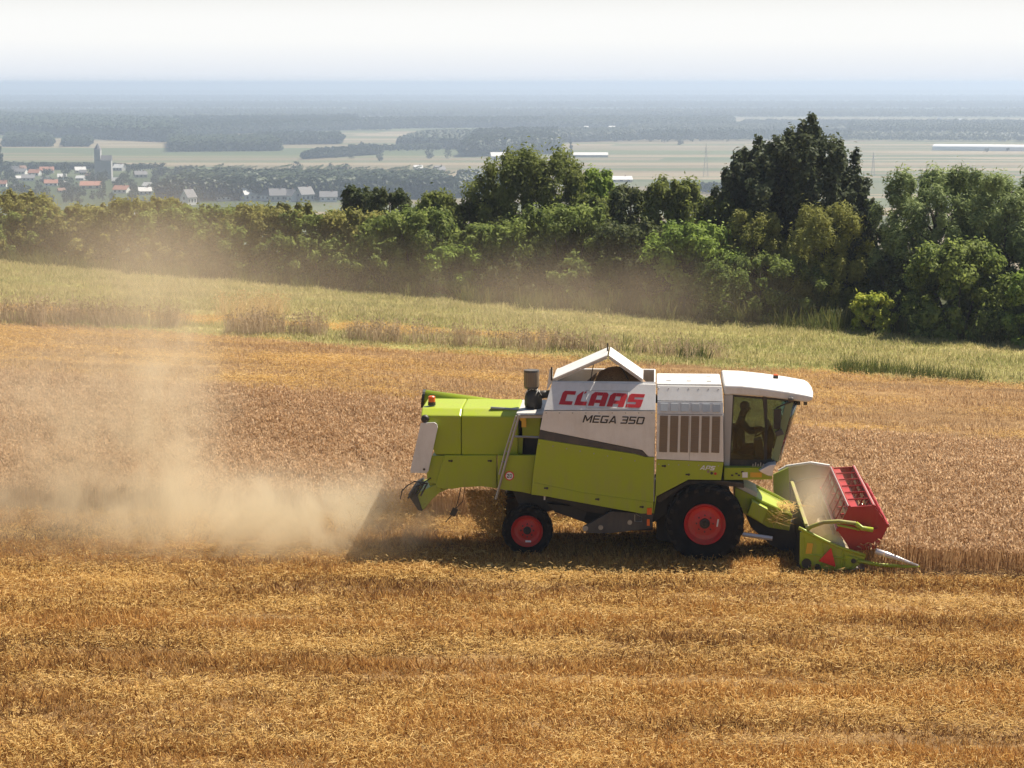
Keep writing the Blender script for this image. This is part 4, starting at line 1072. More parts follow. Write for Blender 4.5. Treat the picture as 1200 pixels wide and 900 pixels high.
mb.build('air_filter', M['black'], ai, smooth=True)
mb = MB()
for k in range(7): a = R(25 + k * 22); mb.box(c2 + Vector((-.19 * math.cos(a) * .95, -.02, .06 + .17 * math.sin(a))), (.05, .22, .012), (0, a - math.pi / 2, 0))
mb.build('filter_band', M['steel'], ai)

# --- grain tank body, near side: tilted white band, upright white field, dark stripe, lime lower panel
TILT_V0, TILT_V1, TILT_D = 481.0, 447.0, 0.36
def dt(v): return max(0.0, (TILT_V0 - v) / (TILT_V0 - TILT_V1)) * TILT_D if v < TILT_V0 else 0.0
def plate(name, pts, th, mat, off=0.0, parent=HV, bevel=0.006):
    a = [P(u, v, dt(v) + off) for u, v in pts]; b_ = [q + Vector((0, th, 0)) for q in a]
    m_ = MB(); m_.loft(a, b_); return m_.build(name, mat, parent, bevel)
plate('tank_panel', [(637.2, 480.6), (647.5, 447), (768.6, 450.5), (768, 480.8)], 0.05, M['white'])
plate('tank_panel', [(637, 481.4), (768, 481.6), (766.6, 535.2), (760, 535), (753, 527.5), (632.8, 503.5)], 0.05, M['white'])
plate('stripe', [(632.7, 504), (752.7, 528), (759.5, 535.5), (757, 535.2), (744, 531.5), (631, 514)], 0.05, M['charcoal'])
plate('side_panel', [(630.9, 514.4), (744, 532), (757, 535.7), (766.5, 535.8), (765.6, 601.5), (752, 602), (680, 589), (641.7, 582), (622.5, 579.5), (625, 552), (628, 532)], 0.05, M['lime'])
# crease in the lower panel
mb = MB(); strip_line(mb, [(623.5, 565), (680, 577), (765.6, 589)], -0.002, 0.008); mb.build('panel_crease', M['lime'], HV)
# tank shell behind the panels
zl0 = P(640, 481, 0).z; zl1 = P(700, 447.5, TILT_D).z
xa, xb = P(637, 481, 0).x + 0.02, P(767, 481, 0).x
xa2 = P(647.5, 447, TILT_D).x + 0.02
def ring(x, x2): return [Vector((x, 0.05, zl0 - 1.9)), Vector((x, 0.05, zl0)), Vector((x2, TILT_D + 0.05, zl1)), Vector((x2, WID - TILT_D - 0.05, zl1)), Vector((x, WID - 0.05, zl0)), Vector((x, WID - 0.05, zl0 - 1.9))]
# four walls, open on top
mb = MB()
A, B = ring(xa, xa2), ring(xb, xb)
for (i, j) in ((1, 2), (3, 4), (4, 5)):
    mb.add([A[i], A[j], B[j], B[i]], [(0, 1, 2, 3)])
mb.add(A, [list(range(6))]); mb.add(B, [list(range(6))])
o = mb.build('grain_tank', M['white'], HV)
sm = o.modifiers.new('solid', 'SOLIDIFY'); sm.thickness = 0.03; sm.offset = 0
prism('body_core', [(640, 560), (760, 560), (762, 598), (680, 584), (645, 578)], 0.12, WID - 0.12, M['dark'])
prism('side_panel', [(631, 505), (766, 505), (766, 600), (625, 580)], WID - 0.04, WID, M['lime'])
# outlined hatch
mb = MB(); hp = [(687, 457.5), (736, 458.5), (735.5, 478.5), (687, 478)]
for i in range(4): strip_line(mb, [hp[i], hp[(i + 1) % 4]], lambda v: dt(v) - 0.003, 0.008, 4)
mb.build('hatch_outline', M['grey_white'], HV)
# latches and bolts on the panels
for (u, v) in [(640, 572), (700, 585), (752, 594), (528, 540), (574, 540), (590, 541), (778, 546), (806, 556)]:
    d_ = 0.47 if u < 580 else (0.30 if u < 600 else 0.0)
    c = P(u, v, d_); mb = MB(); mb.box(c + Vector((0, -.008, 0)), (.09, .016, .03)); mb.box(c + Vector((.02, -.02, 0)), (.03, .02, .045)); mb.build('latch', M['black'], HV)
mb = MB()
for (u0, v0, u1, v1, n_) in [(640, 484, 764, 484, 9), (632, 520, 744, 540, 8), (772, 544, 842, 546, 7), (772, 455, 842, 456, 7)]:
    for k in range(n_):
        u, v = u0 + (u1 - u0) * k / (n_ - 1), v0 + (v1 - v0) * k / (n_ - 1); mb.lathe([(0, -.006), (.012, -.005), (.014, 0)], P(u, v, dt(v)), 'y', 8)
mb.build('panel_bolts', M['steel'], HV)
# lettering
def lerp2(q, r0, r1): return (r0[0] + (r1[0] - r0[0]) * q, r0[1] + (r1[1] - r0[1]) * q)
def letters(name, polys, u0, u1, vb0, vb1, cap, shear, mat, off):
    """polys in a unit grid (x 0..1 over the word, y 0..1 over the capital height)"""
    m_ = MB()
    for pl in polys:
        a = []
        for (x, y) in pl:
            bu, bv = lerp2(x, (u0, vb0), (u1, vb1)); v = bv - cap * y; u = bu + shear * y
            a.append(P(u, v, dt(v) - off))
        m_.loft(a, [q + Vector((0, off * 0.6, 0)) for q in a])
    return m_.build(name, mat, HV)
def glyphs(word, widths, gap, shapes):
    tot = sum(widths[c] for c in word) + gap * (len(word) - 1); x = 0; out = []
    for c in word:
        for pl in shapes[c]: out.append([((x + px * widths[c]) / tot, py) for px, py in pl])
        x += widths[c] + gap
    return out
SH = {
 'C': [[(0, 0), (1, 0), (1, .26), (.40, .26), (.40, .74), (1, .74), (1, 1), (.12, 1), (0, .86)]],
 'L': [[(.05, 0), (1, 0), (1, .28), (.46, .28), (.46, 1), (.36, 1), (.05, .70)], [(.54, .80), (.74, 1), (.54, 1)]],
 'A': [[(0, 0), (.34, 0), (.34, .22), (.34, .46), (.34, .76), (.34, 1), (.16, 1), (0, .8)], [(.66, 0), (1, 0), (1, .86), (.88, 1), (.66, 1)], [(.345, .22), (.655, .22), (.655, .46), (.345, .46)], [(.345, .76), (.655, .76), (.655, 1), (.345, 1)]],
 'S': [[(0, 0), (.9, 0), (1, .1), (1, .60), (.40, .60), (.40, .76), (1, .76), (1, 1), (.12, 1), (0, .88), (0, .40), (.60, .40), (.60, .24), (0, .24)]],
}
letters('lettering', glyphs('CLAAS', {'C': .84, 'L': .82, 'A': 1.1, 'S': 1.0}, .12, SH), 654.8, 750.5, 473.8, 478.0, 16.0, 5.5, M['letter_red'], 0.010)
SM = {
 'M': [[(0, 0), (.17, 0), (.17, 1), (0, 1)], [(.83, 0), (1, 0), (1, 1), (.83, 1)], [(.175, 1), (.175, .72), (.46, .15), (.54, .15), (.825, .72), (.825, 1), (.5, .42)]],
 'E': [[(0, 0), (1, 0), (1, .17), (.2, .17), (.2, .83), (1, .83), (1, 1), (.1, 1), (0, .9)], [(.205, .42), (.92, .42), (.92, .58), (.205, .58)]],
 'G': [[(.1, 0), (1, 0), (1, .52), (.55, .52), (.55, .37), (.8, .37), (.8, .17), (.2, .17), (.2, .83), (1, .83), (1, 1), (.1, 1), (0, .9), (0, .1)]],
 'A': [[(0, 0), (.2, 0), (.55, .8), (.45, 1), (.40, 1)], [(.80, 0), (1, 0), (.62, 1), (.455, 1), (.555, .8)], [(.28, .17), (.72, .17), (.66, .33), (.35, .33)]],
 '3': [[(0, 0), (.9, 0), (1, .1), (1, .9), (.9, 1), (0, 1), (0, .84), (.8, .84), (.8, .59), (.15, .59), (.15, .42), (.8, .42), (.8, .16), (0, .16)]],
 '5': [[(0, 0), (.9, 0), (1, .1), (1, .50), (.9, .59), (.2, .59), (.2, .84), (1, .84), (1, 1), (0, 1), (0, .43), (.8, .43), (.8, .16), (0, .16)]],
 '0': [[(.1, 0), (.9, 0), (1, .1), (1, .5), (.8, .5), (.8, .16), (.2, .16), (.2, .5), (0, .5), (0, .1)], [(0, .505), (.2, .505), (.2, .84), (.8, .84), (.8, .505), (1, .505), (1, .9), (.9, 1), (.1, 1), (0, .9)]],
 ' ': [],
}
letters('lettering', glyphs('MEGA 350', {'M': 1.1, 'E': .85, 'G': .95, 'A': 1.0, ' ': .25, '3': .85, '5': .85, '0': .95}, .16, SM), 682.5, 753.5, 495.0, 497.4, 8.6, 2.6, M['letter_black'], 0.010)
# speed disc
c = P(597, 557.5, 0.30); mb = MB(); mb.lathe([(0, -.012), (.098, -.012), (.098, .0)], c, 'y', 28); sg = mb.build('speed_sign', M['sign_red'], HV)
mb = MB(); mb.lathe([(0, -.016), (.076, -.016), (.076, -.012)], c, 'y', 28); mb.build('sign_face', M['sign_white'], sg)
S2 = {'2': [[(0, 0), (1, 0), (1, .2), (.35, .2), (1, .62), (1, .9), (.85, 1), (0, 1), (0, .8), (.72, .8), (.72, .66), (0, .22)]], '0': SM['0']}
m_ = MB()
for pl in glyphs('20', {'2': .9, '0': .9}, .25, S2): 
    a = [Vector((c.x - .05 + .10 * x, c.y - .020, c.z - .04 + .08 * y)) for x, y in pl]; m_.loft(a, [q + Vector((0, .004, 0)) for q in a])
m_.build('sign_number', M['letter_black'], sg)
# tank covers, opened to a ridge
CD0, CD1 = TILT_D + 0.02, TILT_D + 1.38
def cover(p0, p1):
    a, b_ = P(*p0, CD0), P(*p1, CD0); up = Vector((0, 0, 0.045))
    m_ = MB(); m_.loft([a, b_, b_ + up, a + up], [q + Vector((0, CD1 - CD0, 0)) for q in (a, b_, b_ + up, a + up)])
    o = m_.build('tank_cover', M['white'], HV, 0.012)
    m_ = MB(); m_.loft([a - up * .8, b_ - up * .8, b_ - up * .1, a - up * .1], [q + Vector((0, 0.03, 0)) for q in (a - up * .8, b_ - up * .8, b_ - up * .1, a - up * .1)]); m_.build('cover_lip', M['grey_white'], o)
    return o
cover((648, 446), (711.5, 418.5)); cover((713.5, 418.5), (753.5, 446.5))
mb = MB()
strip_line(mb, [(696, 424), (692, 446)], CD0 + .3, 0.012); strip_line(mb, [(726, 427), (737, 446)], CD0 + .3, 0.012); strip_line(mb, [(712, 418), (712, 402)], CD0 + .7, 0.018)
mb.build('cover_stay', M['black'], HV)
mb = MB(); strip_line(mb, [(646.5, 446), (646.5, 430)], CD0, 0.02); mb.build('cover_hinge', M['black'], HV)
prism('tank_gusset', [(644, 433), (647.5, 430), (648, 447), (640.5, 458)], 0.42, 0.46, M['white'])
mb = MB(); cc = P(722, 452, 1.1); n = 20; prof = [(0, .42), (.2, .38), (.45, .26), (.65, .10), (.85, -.12), (1.0, -.3)]
mb.lathe([(r * .95, h) for r, h in prof], cc, 'z', 28)
grain_m, t, b = material('grain'); t.put(b.inputs['Base Color'], t.ramp(t.noise(t.pos(), 40, 4), [(.3, (.14, .075, .03)), (.7, (.32, .19, .08))])); b.inputs['Roughness'].default_value = .8
gh_ = mb.build('grain_heap', grain_m, None, smooth=True); gh_.matrix_world = _ML; tag(gh_, 'heap of brown grain in the open tank of the harvester', 'grain', kind='stuff')

# --- engine and radiator housing in front of the tank
zroof = P(770, 449.5, 0.34).z
mb = MB(); xa, xb = P(769.5, 450, .34).x, P(845.5, 452, .34).x
mb.loft([Vector((xa, .36, zroof - .10)), Vector((xa, .36, zroof)), Vector((xa, 1.75, zroof + .02)), Vector((xa, 1.75, zroof - .10))], [Vector((xb, .36, zroof - .10)), Vector((xb, .36, zroof)), Vector((xb, 1.75, zroof + .02)), Vector((xb, 1.75, zroof - .10))])
mb.build('housing_roof', M['white'], HV, 0.02)
mb = MB(); c = Vector(((xa + xb) / 2, 1.05, zroof + .012))
for i in range(3):
    for j in range(2): mb.box((xa + .25 + i * (xb - xa - .5) / 2, .7 + j * .65, zroof + .016), (.10, .05, .012))
mb.build('roof_slot', M['grey_white'], HV)
prism('housing_core', [(771, 470), (846, 471), (846, 560), (808, 560), (771, 578)], 0.36, WID - .36, M['dark'])
plate('housing_panel', [(770.6, 452), (846, 453), (847.3, 470.5), (770.3, 469.5)], 0.05, M['white'])
plate('housing_panel', [(770.3, 470.3), (847.3, 471.2), (847.6, 486), (770, 485)], 0.05, M['white'])
plate('housing_panel', [(770, 485.6), (847.6, 486.6), (848, 541.3), (769.2, 538)], 0.05, M['white'])
plate('side_panel', [(769.2, 538.5), (848, 541.8), (845, 562.7), (807, 562), (768, 582.5)], 0.05, M['lime'])
plate('side_panel', [(768, 579.5), (769.8, 579.0), (766.5, 602), (765.9, 602)], 0.05, M['lime'])
mb = MB(); strip_line(mb, [(808, 487), (808, 540)], -0.001, 0.006, 4); mb.build('panel_seam', M['grey_white'], HV)
for i in range(6):
    u = 774.0 + i * 12.25; s_ = i * .18
    plate('top_vent', [(u, 472.6 + s_), (u + 9, 472.8 + s_), (u + 8.8, 482 + s_), (u - .1, 481.8 + s_)], 0.02, M['pale_mesh'], -0.012, bevel=0)
    g = plate('grille', [(u - .6, 487 + s_), (u + 8.8, 487.2 + s_), (u + 7.6, 530 + s_), (u - 1.8, 529.5 + s_)], 0.02, M['grille'], -0.012, bevel=0)
    m_ = MB()
    for k in range(21):
        v = 488 + k * 2.03 + s_; x = -k * .057
        m_.loft([P(u - .4 + x, v, -.014), P(u + 8.7 + x, v + .2, -.014), P(u + 8.7 + x, v + 1.1, -.026), P(u - .4 + x, v + .9, -.026)], [P(u - .4 + x, v, -.012), P(u + 8.7 + x, v + .2, -.012), P(u + 8.7 + x, v + 1.1, -.013), P(u - .4 + x, v + .9, -.013)])
    m_.build('louvre', M['grille'], g)
AP = {'A': SM['A'], 'P': [[(0, 0), (.2, 0), (.2, .35), (.9, .35), (1, .45), (1, .9), (.9, 1), (0, 1), (0, .5), (.2, .5), (.2, .84), (.8, .84), (.8, .5), (0, .5)]], 'S': SH['S']}
AP['P'] = [[(0, 0), (.22, 0), (.22, 1), (0, 1)], [(.225, .35), (1, .35), (1, 1), (.225, 1), (.225, .84), (.78, .84), (.78, .51), (.225, .51)]]
letters('lettering', glyphs('APS', {'A': 1.1, 'P': .95, 'S': .95}, .15, AP), 820.0, 836.5, 550.3, 551.3, 5.0, 2.2, M['sign_white'], 0.010)
for (u, v, mm) in [(830, 552.5, 'grille'), (834, 554.5, 'black'), (838.3, 555, 'letter_red')]:
    c = P(u, v, 0); mb = MB(); mb.lathe([(0, -.010), (.03, -.010), (.03, .0)], c, 'y', 12); mb.build('badge_dot', M[mm], HV)
c = P(761, 599, 0); mb = MB(); mb.box(c + Vector((0, -.01, 0)), (.10, .03, .14)); mb.box(c + Vector((-.02, .05, -.25)), (.06, .03, .14)); mb.build('side_reflector', M['orange'], HV)

# --- cab
M['glass_edge'] = paint('green_glass_edge', (0.20, 0.27, 0.15), 0.1, 0.15)
CB0, CB1 = 0.32, 2.42
mb = MB()
rp = [(848.5, 453), (849, 440.5), (880, 441)]
pr = [P(848.5, 452.3, CB0), P(870, 453, CB0), P(898, 456, CB0), P(925, 460, CB0), P(947, 464, CB0), P(953, 465, CB0), P(952, 469, CB0), P(946, 471.5, CB0), P(930, 469.5, CB0), P(895, 464.8, CB0), P(858, 462.5, CB0), P(848.3, 463, CB0)]
n = len(pr)
secs = []
for (y, ins, up) in ((CB0, 0.0, 0.0), (CB0 + .10, 0.0, .045), (CB0 + .35, 0.03, .085), ((CB0 + CB1) / 2, 0.05, .10), (CB1 - .35, 0.03, .085), (CB1 - .10, 0.0, .045), (CB1, 0.0, 0.0)):
    sec = []
    for i, q in enumerate(pr):
        top = i <= 5
        sec.append(Vector((q.x + (ins if 3 <= i <= 7 else 0), y, q.z + (up if top else 0) * (1 - 0.5 * (i == 5)))))
    secs.append(sec)
vs_ = [q for s_ in secs for q in s_]; fs_ = []
for k in range(len(secs) - 1):
    for i in range(n): fs_.append((k * n + i, k * n + (i + 1) % n, (k + 1) * n + (i + 1) % n, (k + 1) * n + i))
fs_ += [list(range(n)), [(len(secs) - 1) * n + i for i in range(n)]]
mb.add(vs_, fs_); mb.build('cab_roof', M['white'], HV, 0.03, seg=3)
beacon(909, 438.5, 441.5, 1.45, 0.05)
for y0 in (0.36, CB1 - .10):
    mb = MB(); prism('', [(848.3, 462.8), (859, 462.8), (855, 546), (848.3, 546)], y0, y0 + .07, M['grey_white'], mb=mb); mb.build('rear_pillar', M['grey_white'], HV, 0.012)
    mb = MB(); prism('', [(893.5, 464.7), (899, 465.5), (899.5, 500), (898.5, 542.8), (895, 542.8), (896.5, 500)], y0, y0 + .06, M['black'], mb=mb); mb.build('door_pillar', M['black'], HV, 0.008)
    mb = MB(); prism('', [(926.5, 469), (930.5, 470), (909.5, 543), (905.5, 543)], y0 + .02, y0 + .08, M['black'], mb=mb); mb.build('front_pillar', M['charcoal'], HV, 0.008)
    mb = MB(); prism('', [(858.2, 462.6), (930, 468.2), (929.5, 470.4), (858, 464.8)], y0 + .01, y0 + .05, M['black'], mb=mb); prism('', [(854.4, 539), (907, 539), (905.5, 547), (854, 547.5)], y0 + .01, y0 + .05, M['black'], mb=mb); prism('', [(858.2, 463), (860.2, 463), (856.3, 546), (854.4, 546)], y0 + .005, y0 + .045, M['black'], mb=mb); mb.build('door_frame', M['black'], HV)
    mb = MB(); prism('', [(859.5, 464.5), (896, 466.6), (897, 541), (856, 541)], y0 + .025, y0 + .032, M['glass'], mb=mb); mb.build('door_glass', M['glass'], HV)
    mb = MB(); prism('', [(899, 467.5), (927, 470), (906.5, 541), (899, 541)], y0 + .025, y0 + .032, M['glass'], mb=mb); mb.build('side_glass', M['glass'], HV)
# rounded windscreen
mb = MB(); ns = 10; tp, bt = P(928.5, 470, .42), P(907.5, 543, .42); rows = []
for k in range(ns + 1):
    y = .42 + (CB1 - .1 - .42) * k / ns; bulge = .20 * math.sin(math.pi * k / ns) ** .6
    rows += [Vector((tp.x + bulge, y, tp.z)), Vector(((tp.x + bt.x) / 2 + bulge * 1.1, y, (tp.z + bt.z) / 2)), Vector((bt.x + bulge, y, bt.z))]
mb.add(rows, [(k * 3 + j, k * 3 + j + 1, k * 3 + 4 + j, k * 3 + 3 + j) for k in range(ns) for j in range(2)])
o = mb.build('windscreen', M['screen_glass'], HV, smooth=True); sm = o.modifiers.new('solid', 'SOLIDIFY'); sm.thickness = .008
prism('screen_edge', [(921, 471.5), (930, 471.5), (911.3, 541.5), (904, 537)], 0.365, 0.372, M['glass_edge'], bevel=0)
prism('cab_floor', [(848.5, 545.5), (906, 543.5), (905, 549), (848.5, 549)], 0.36, CB1, M['black'])
prism('cab_back', [(849, 500), (853, 500), (853, 545), (849, 545)], 0.5, CB1 - .1, M['charcoal'])
prism('console', [(884, 516), (893, 514), (896, 541), (884, 541)], 0.55, 0.85, M['black'])
prism('dashboard', [(899, 505), (903, 498), (908, 510), (903, 538), (897, 541)], 0.8, 1.7, M['black'])
prism('cab_wall', [(856, 531), (880, 534), (906, 540), (906, 545), (855, 545)], 0.44, 0.52, M['black'])
prism('operator_seat', [(858, 500), (863, 499), (865, 527), (884, 527), (884, 535), (860, 536)], 0.98, 1.45, M['seat'], bevel=.04)
c = P(893, 505, 1.22); mb = MB(); nn = 20
mb.tube([c + Matrix.Rotation(R(-35), 3, 'Y') @ Vector((.19 * math.cos(a), .19 * math.sin(a), 0)) for a in [2 * math.pi * k / nn for k in range(nn + 1)]], .016, 6, cap=False)
mb.tube([c, P(900, 530, 1.22)], .03, 8); mb.build('steering_wheel', M['black'], HV)
# mirror and lamps at the front corner of the roof
mb = MB(); strip_line(mb, [(927, 471), (916, 475), (910, 478)], 0.27, .018); strip_line(mb, [(910, 478), (909, 490)], .27, .016); mb.build('mirror_arm', M['black'], HV)
prism('mirror', [(907, 480), (916, 479), (914.5, 503), (906.5, 503)], 0.20, 0.26, M['black'])
prism('mirror', [(908, 506), (916, 503), (919, 509), (910, 512)], 0.20, 0.26, M['charcoal'])
mb = MB(); c = P(926, 468, .28); mb.lathe([(0, -.04), (.045, -.04), (.055, .03), (.03, .07), (0, .07)], c, 'x', 14); mb.build('head_lamp', M['charcoal'], HV)
for u in (935, 943):
    c = P(u, 471.5, .8); mb = MB(); mb.lathe([(0, -.02), (.06, -.02), (.06, .05), (0, .05)], c, 'x', 12); mb.build('roof_lamp', M['charcoal'], HV)
# deck under the cab
prism('cab_deck', [(848.6, 548), (906, 548), (905, 562), (848, 562.7)], 0.16, 2.5, M['lime'])
for k, (u, v) in enumerate([(858, 557), (863, 555), (866, 557), (870, 553)]): mb = MB(); mb.box(P(u, v, .155), (.05, .01, .035)); mb.build('deck_label', M['letter_black'], HV)
mb = MB(); mb.box(P(873, 556.5, .155), (.11, .012, .11)); mb.build('deck_label', M['sign_white'], HV)
mb = MB(); mb.box(P(886, 556.5, .155), (.24, .012, .10)); mb.build('deck_label', M['yellow'], HV)
prism('boarding_step', [(889, 551.5), (902, 545), (910, 544), (906, 551), (905, 558), (900, 557.5), (893, 554)], 0.02, 0.62, M['chrome'])
mb = MB()
for k in range(5): c = P(882 + k * 3, 547, .12); mb.tube([c, c + Vector((.01, 0, .06 + .03 * (k % 2)))], .012, 5)
mb.build('deck_fitting', M['steel'], HV)

# --- running gear
def tyre_wheel(name, u, v, r, rr, w, d, lugs, far=False):
    c = P(u, v, d); root = empty(name, (c.x, c.y, r - .02)); root.parent = HV
    if far: root.rotation_euler = (0, 0, math.pi)
    mb = MB(); hw = w / 2
    prof = [(rr * .98, hw * .72), (rr * 1.05, hw * .9), (rr + (r - rr) * .45, hw * 1.0), (rr + (r - rr) * .82, hw * .95), (r * .955, hw * .80), (r * .965, hw * .4), (r * .965, 0)]
    prof = [(q, -h) for q, h in prof] + [(q, h) for q, h in prof[::-1][1:]]
    mb.lathe(prof, (0, hw, 0), 'y', 48)
    for k in range(lugs):
        for sgn in (-1, 1):
            a0 = 2 * math.pi * (k + (.5 if sgn > 0 else 0)) / lugs; segs = []
            for q, yy in ((0, .03), (.5, .6), (1.0, 1.04)):
                a = a0 + q * 2 * math.pi / lugs * .85; rad = r * (1.0 if q < 1 else .92)
                segs.append((a, yy * hw * sgn, rad))
            for i in range(2):
                (a1_, y1, r1), (a2_, y2, r2) = segs[i], segs[i + 1]; th = .55 * math.pi / lugs * .62; q4 = []
                for (a, y, rad) in ((a1_, y1, r1), (a2_, y2, r2)):
                    for da, rad2 in ((-th, r * .84), (th, r * .84), (th * .8, rad), (-th * .8, rad)): q4.append(Vector((rad2 * math.cos(a + da), hw + y, rad2 * math.sin(a + da))))
                mb.loft(q4[:4], q4[4:], 1)
    mb.build('tyre', [M['rubber'], M['lug']], root)
    mb = MB(); mb.lathe([(rr, -.005), (rr * .97, -.02), (rr * .93, .0), (rr * .88, .06), (rr * .80, .12), (rr * .62, .13), (rr * .30, .10), (0, .10)], (0, 0, 0), 'y', 40); mb.lathe([(rr, -.005), (rr, w)], (0, 0, 0), 'y', 40)
    mb.build('rim', M['rim_red'], root, smooth=False)
    mb = MB(); mb.lathe([(rr * .99, w * .75), (rr * .6, w * .62), (0, w * .6)], (0, 0, 0), 'y', 30); mb.build('shade_disc', M['black'], root)  # black disc added for the shade in the hollow behind the rim
    mb = MB(); mb.lathe([(0, .03), (rr * .12, .03), (rr * .14, .05), (rr * .24, .06), (rr * .26, .11)], (0, 0, 0), 'y', 20)
    for k in range(8): a = k * math.pi / 4; mb.lathe([(0, .075), (.016, .075), (.016, .11)], (rr * .40 * math.cos(a), 0, rr * .40 * math.sin(a)), 'y', 6)
    mb.build('hub', M['black'], root)
    mb = MB(); mb.box((rr * .62, .10, .02 * r), (.03, .008, .16), (0, R(8), 0)) if r > .7 else mb.box((.02, .10, -rr * .7), (.12, .008, .04)); mb.build('rim_label', M['sign_white'], root)
    return root
tyre_wheel('front_wheel', 826, 612.5, .82, .43, .60, -0.16, 20)
tyre_wheel('front_wheel', 826 - 24, 612.5 - 42, .82, .43, .60, WID + .20, 20, True)
tyre_wheel('rear_wheel', 617.5, 627, .535, .335, .40, 0.22, 16)
tyre_wheel('rear_wheel', 617.5 - 16, 627 - 34, .535, .335, .40, WID - .25, 16, True)
mb = MB(); cf = P(826, 612.5, -.16); mb.tube([cf + Vector((0, .5, 0)), cf + Vector((0, WID - .2, 0))], .17, 12); mb.box(cf + Vector((-.1, 1.5, .2)), (.7, 1.0, .6)); mb.build('front_axle', M['dark'], HV)
cr = P(617.5, 626, .22); mb = MB(); mb.tube([cf * 0 + cr + Vector((0, .3, 0)), cr + Vector((0, WID - .7, 0))], .10, 10); mb.box(cr + Vector((0, 1.1, .35)), (.35, .5, .7)); mb.build('rear_axle', M['dark'], HV)
prism('underbody', [(640, 583), (768, 583), (800, 562), (850, 562), (858, 590), (800, 590), (766, 612), (690, 600)], 0.30, WID - .35, M['dark'])
prism('rear_frame', [(600, 574), (660, 580), (660, 596), (640, 600), (625, 596), (608, 592)], 0.62, 1.95, M['dark'])
prism('belt_guard', [(683, 618), (716, 599), (766, 602), (764, 619), (716, 625), (690, 625)], 0.16, 0.30, M['charcoal'])
prism('belt_guard', [(640, 590), (690, 595), (684, 612), (668, 606), (650, 600)], 0.5, .7, M['dark'])
mb = MB(); strip_line(mb, [(745, 602), (752, 606), (752, 611), (744, 611), (744, 603)], .14, .012); mb.build('guard_handle', M['steel'], HV)
for (u, v, rr_) in [(686, 619, .06), (704, 618, .05), (738, 612, .05)]:
    c = P(u, v, .15); mb = MB(); mb.lathe([(0, -.03), (rr_, -.03), (rr_, .02)], c, 'y', 12); mb.build('pulley', M['steel'], HV)
prism('wheel_arch', [(768, 583), (807, 563), (848, 563.5), (872, 566), (872, 572), (840, 568), (806, 568), (772, 590)], 0.10, 0.9, M['black'])
prism('gearbox', [(769, 596), (800, 585), (800, 640), (769, 632)], 0.75, 1.9, M['dark'])
prism('sieve_box', [(655, 584), (765, 600), (765, 622), (700, 622), (672, 604)], 0.7, 2.1, M['dark'])
mb = MB(); strip_line(mb, [(870, 626), (892, 629), (905, 631)], .35, .05); mb.build('lift_cylinder', M['chrome'], HV)

# --- feeder house
F0, F1 = 0.55, 1.75
prism('feeder_house', [(861, 571), (874, 576), (912, 596), (928, 604), (925, 622), (900, 618), (862, 596)], F0, F1, M['lime'])
prism('feeder_cover', [(861, 570), (864, 566.5), (888, 577), (886.5, 583)], F0 - .03, F0 + .9, M['grey_white'])
prism('feeder_box', [(881.5, 587), (900, 597), (893, 613.5), (876, 603)], F0 - .28, F0 - .02, M['lime'])
mb = MB(); strip_line(mb, [(875, 564), (913, 583), (932, 594)], F1 - .1, .035); strip_line(mb, [(886, 584.5), (912, 596.5), (928, 604)], F0 - .02, .03); mb.build('feeder_rail', M['lime'], HV)
prism('feeder_side', [(868, 590), (930, 612), (936, 640), (928, 650), (905, 640), (880, 618)], F0 + .1, F1 - .1, M['dark'])

# --- header
N0, N1 = -0.95, 3.85
HDR = empty('header', P(940, 660, N0)); HDR.parent = HV
bpy.context.view_layer.update()
def sub(o): o.matrix_parent_inverse = Matrix.Translation(-HDR.location); return o
bx, bzt = P(945.5, 616.5, N0).x, P(945.5, 616.5, N0).z
gz = 0.06
# tray: back wall, floor
back0 = [(bx - .02, bzt), (bx + .04, bzt), (bx + .16, .42), (bx + .28, .24), (bx + .75, .16), (bx + 1.02, .13), (bx + 1.02, .07), (bx + .2, .09), (bx + .0, .26)]
mb = MB(); mb.loft([Vector((x, N0 + .04, z)) for x, z in back0], [Vector((x, N1 - .02, z)) for x, z in back0]); sub(mb.build('tray', M['dusty'], HDR))
mb = MB(); mb.box((bx - .01, (N0 + N1) / 2, bzt + .015), (.07, N1 - N0 - .1, .05)); sub(mb.build('back_beam', M['dusty_lime'], HDR, .01))
mb = MB()
bs = [(bx - .16, .06), (bx - .10, .30), (bx - .06, bzt - .02), (bx - .03, bzt - .02), (bx - .01, .30), (bx + .02, .06)]
mb.loft([Vector((x, N0 + .08, z)) for x, z in bs], [Vector((x, N1 - .06, z)) for x, z in bs]); sub(mb.build('back_sheet', M['dark'], HDR))  # back of the header, its shadow put into the dark colour
# auger
mb = MB(); ac = Vector((bx + .52, 0, .46)); mb.tube([(ac.x, N0 + .1, ac.z), (ac.x, N1 - .1, ac.z)], .15, 16)
for side_ in (0, 1):
    st, en = (N0 + .15, 1.0) if side_ == 0 else (N1 - .15, 1.3)
    nseg = 64; pv = []
    for k in range(nseg + 1):
        y = st + (en - st) * k / nseg; a = k * 2 * math.pi / 16
        pv += [Vector((ac.x + .14 * math.cos(a), y, ac.z + .14 * math.sin(a))), Vector((ac.x + .29 * math.cos(a), y, ac.z + .29 * math.sin(a)))]
    mb.add(pv, [(2 * k, 2 * k + 1, 2 * k + 3, 2 * k + 2) for k in range(nseg)])
sub(mb.build('auger', M['dusty'], HDR))
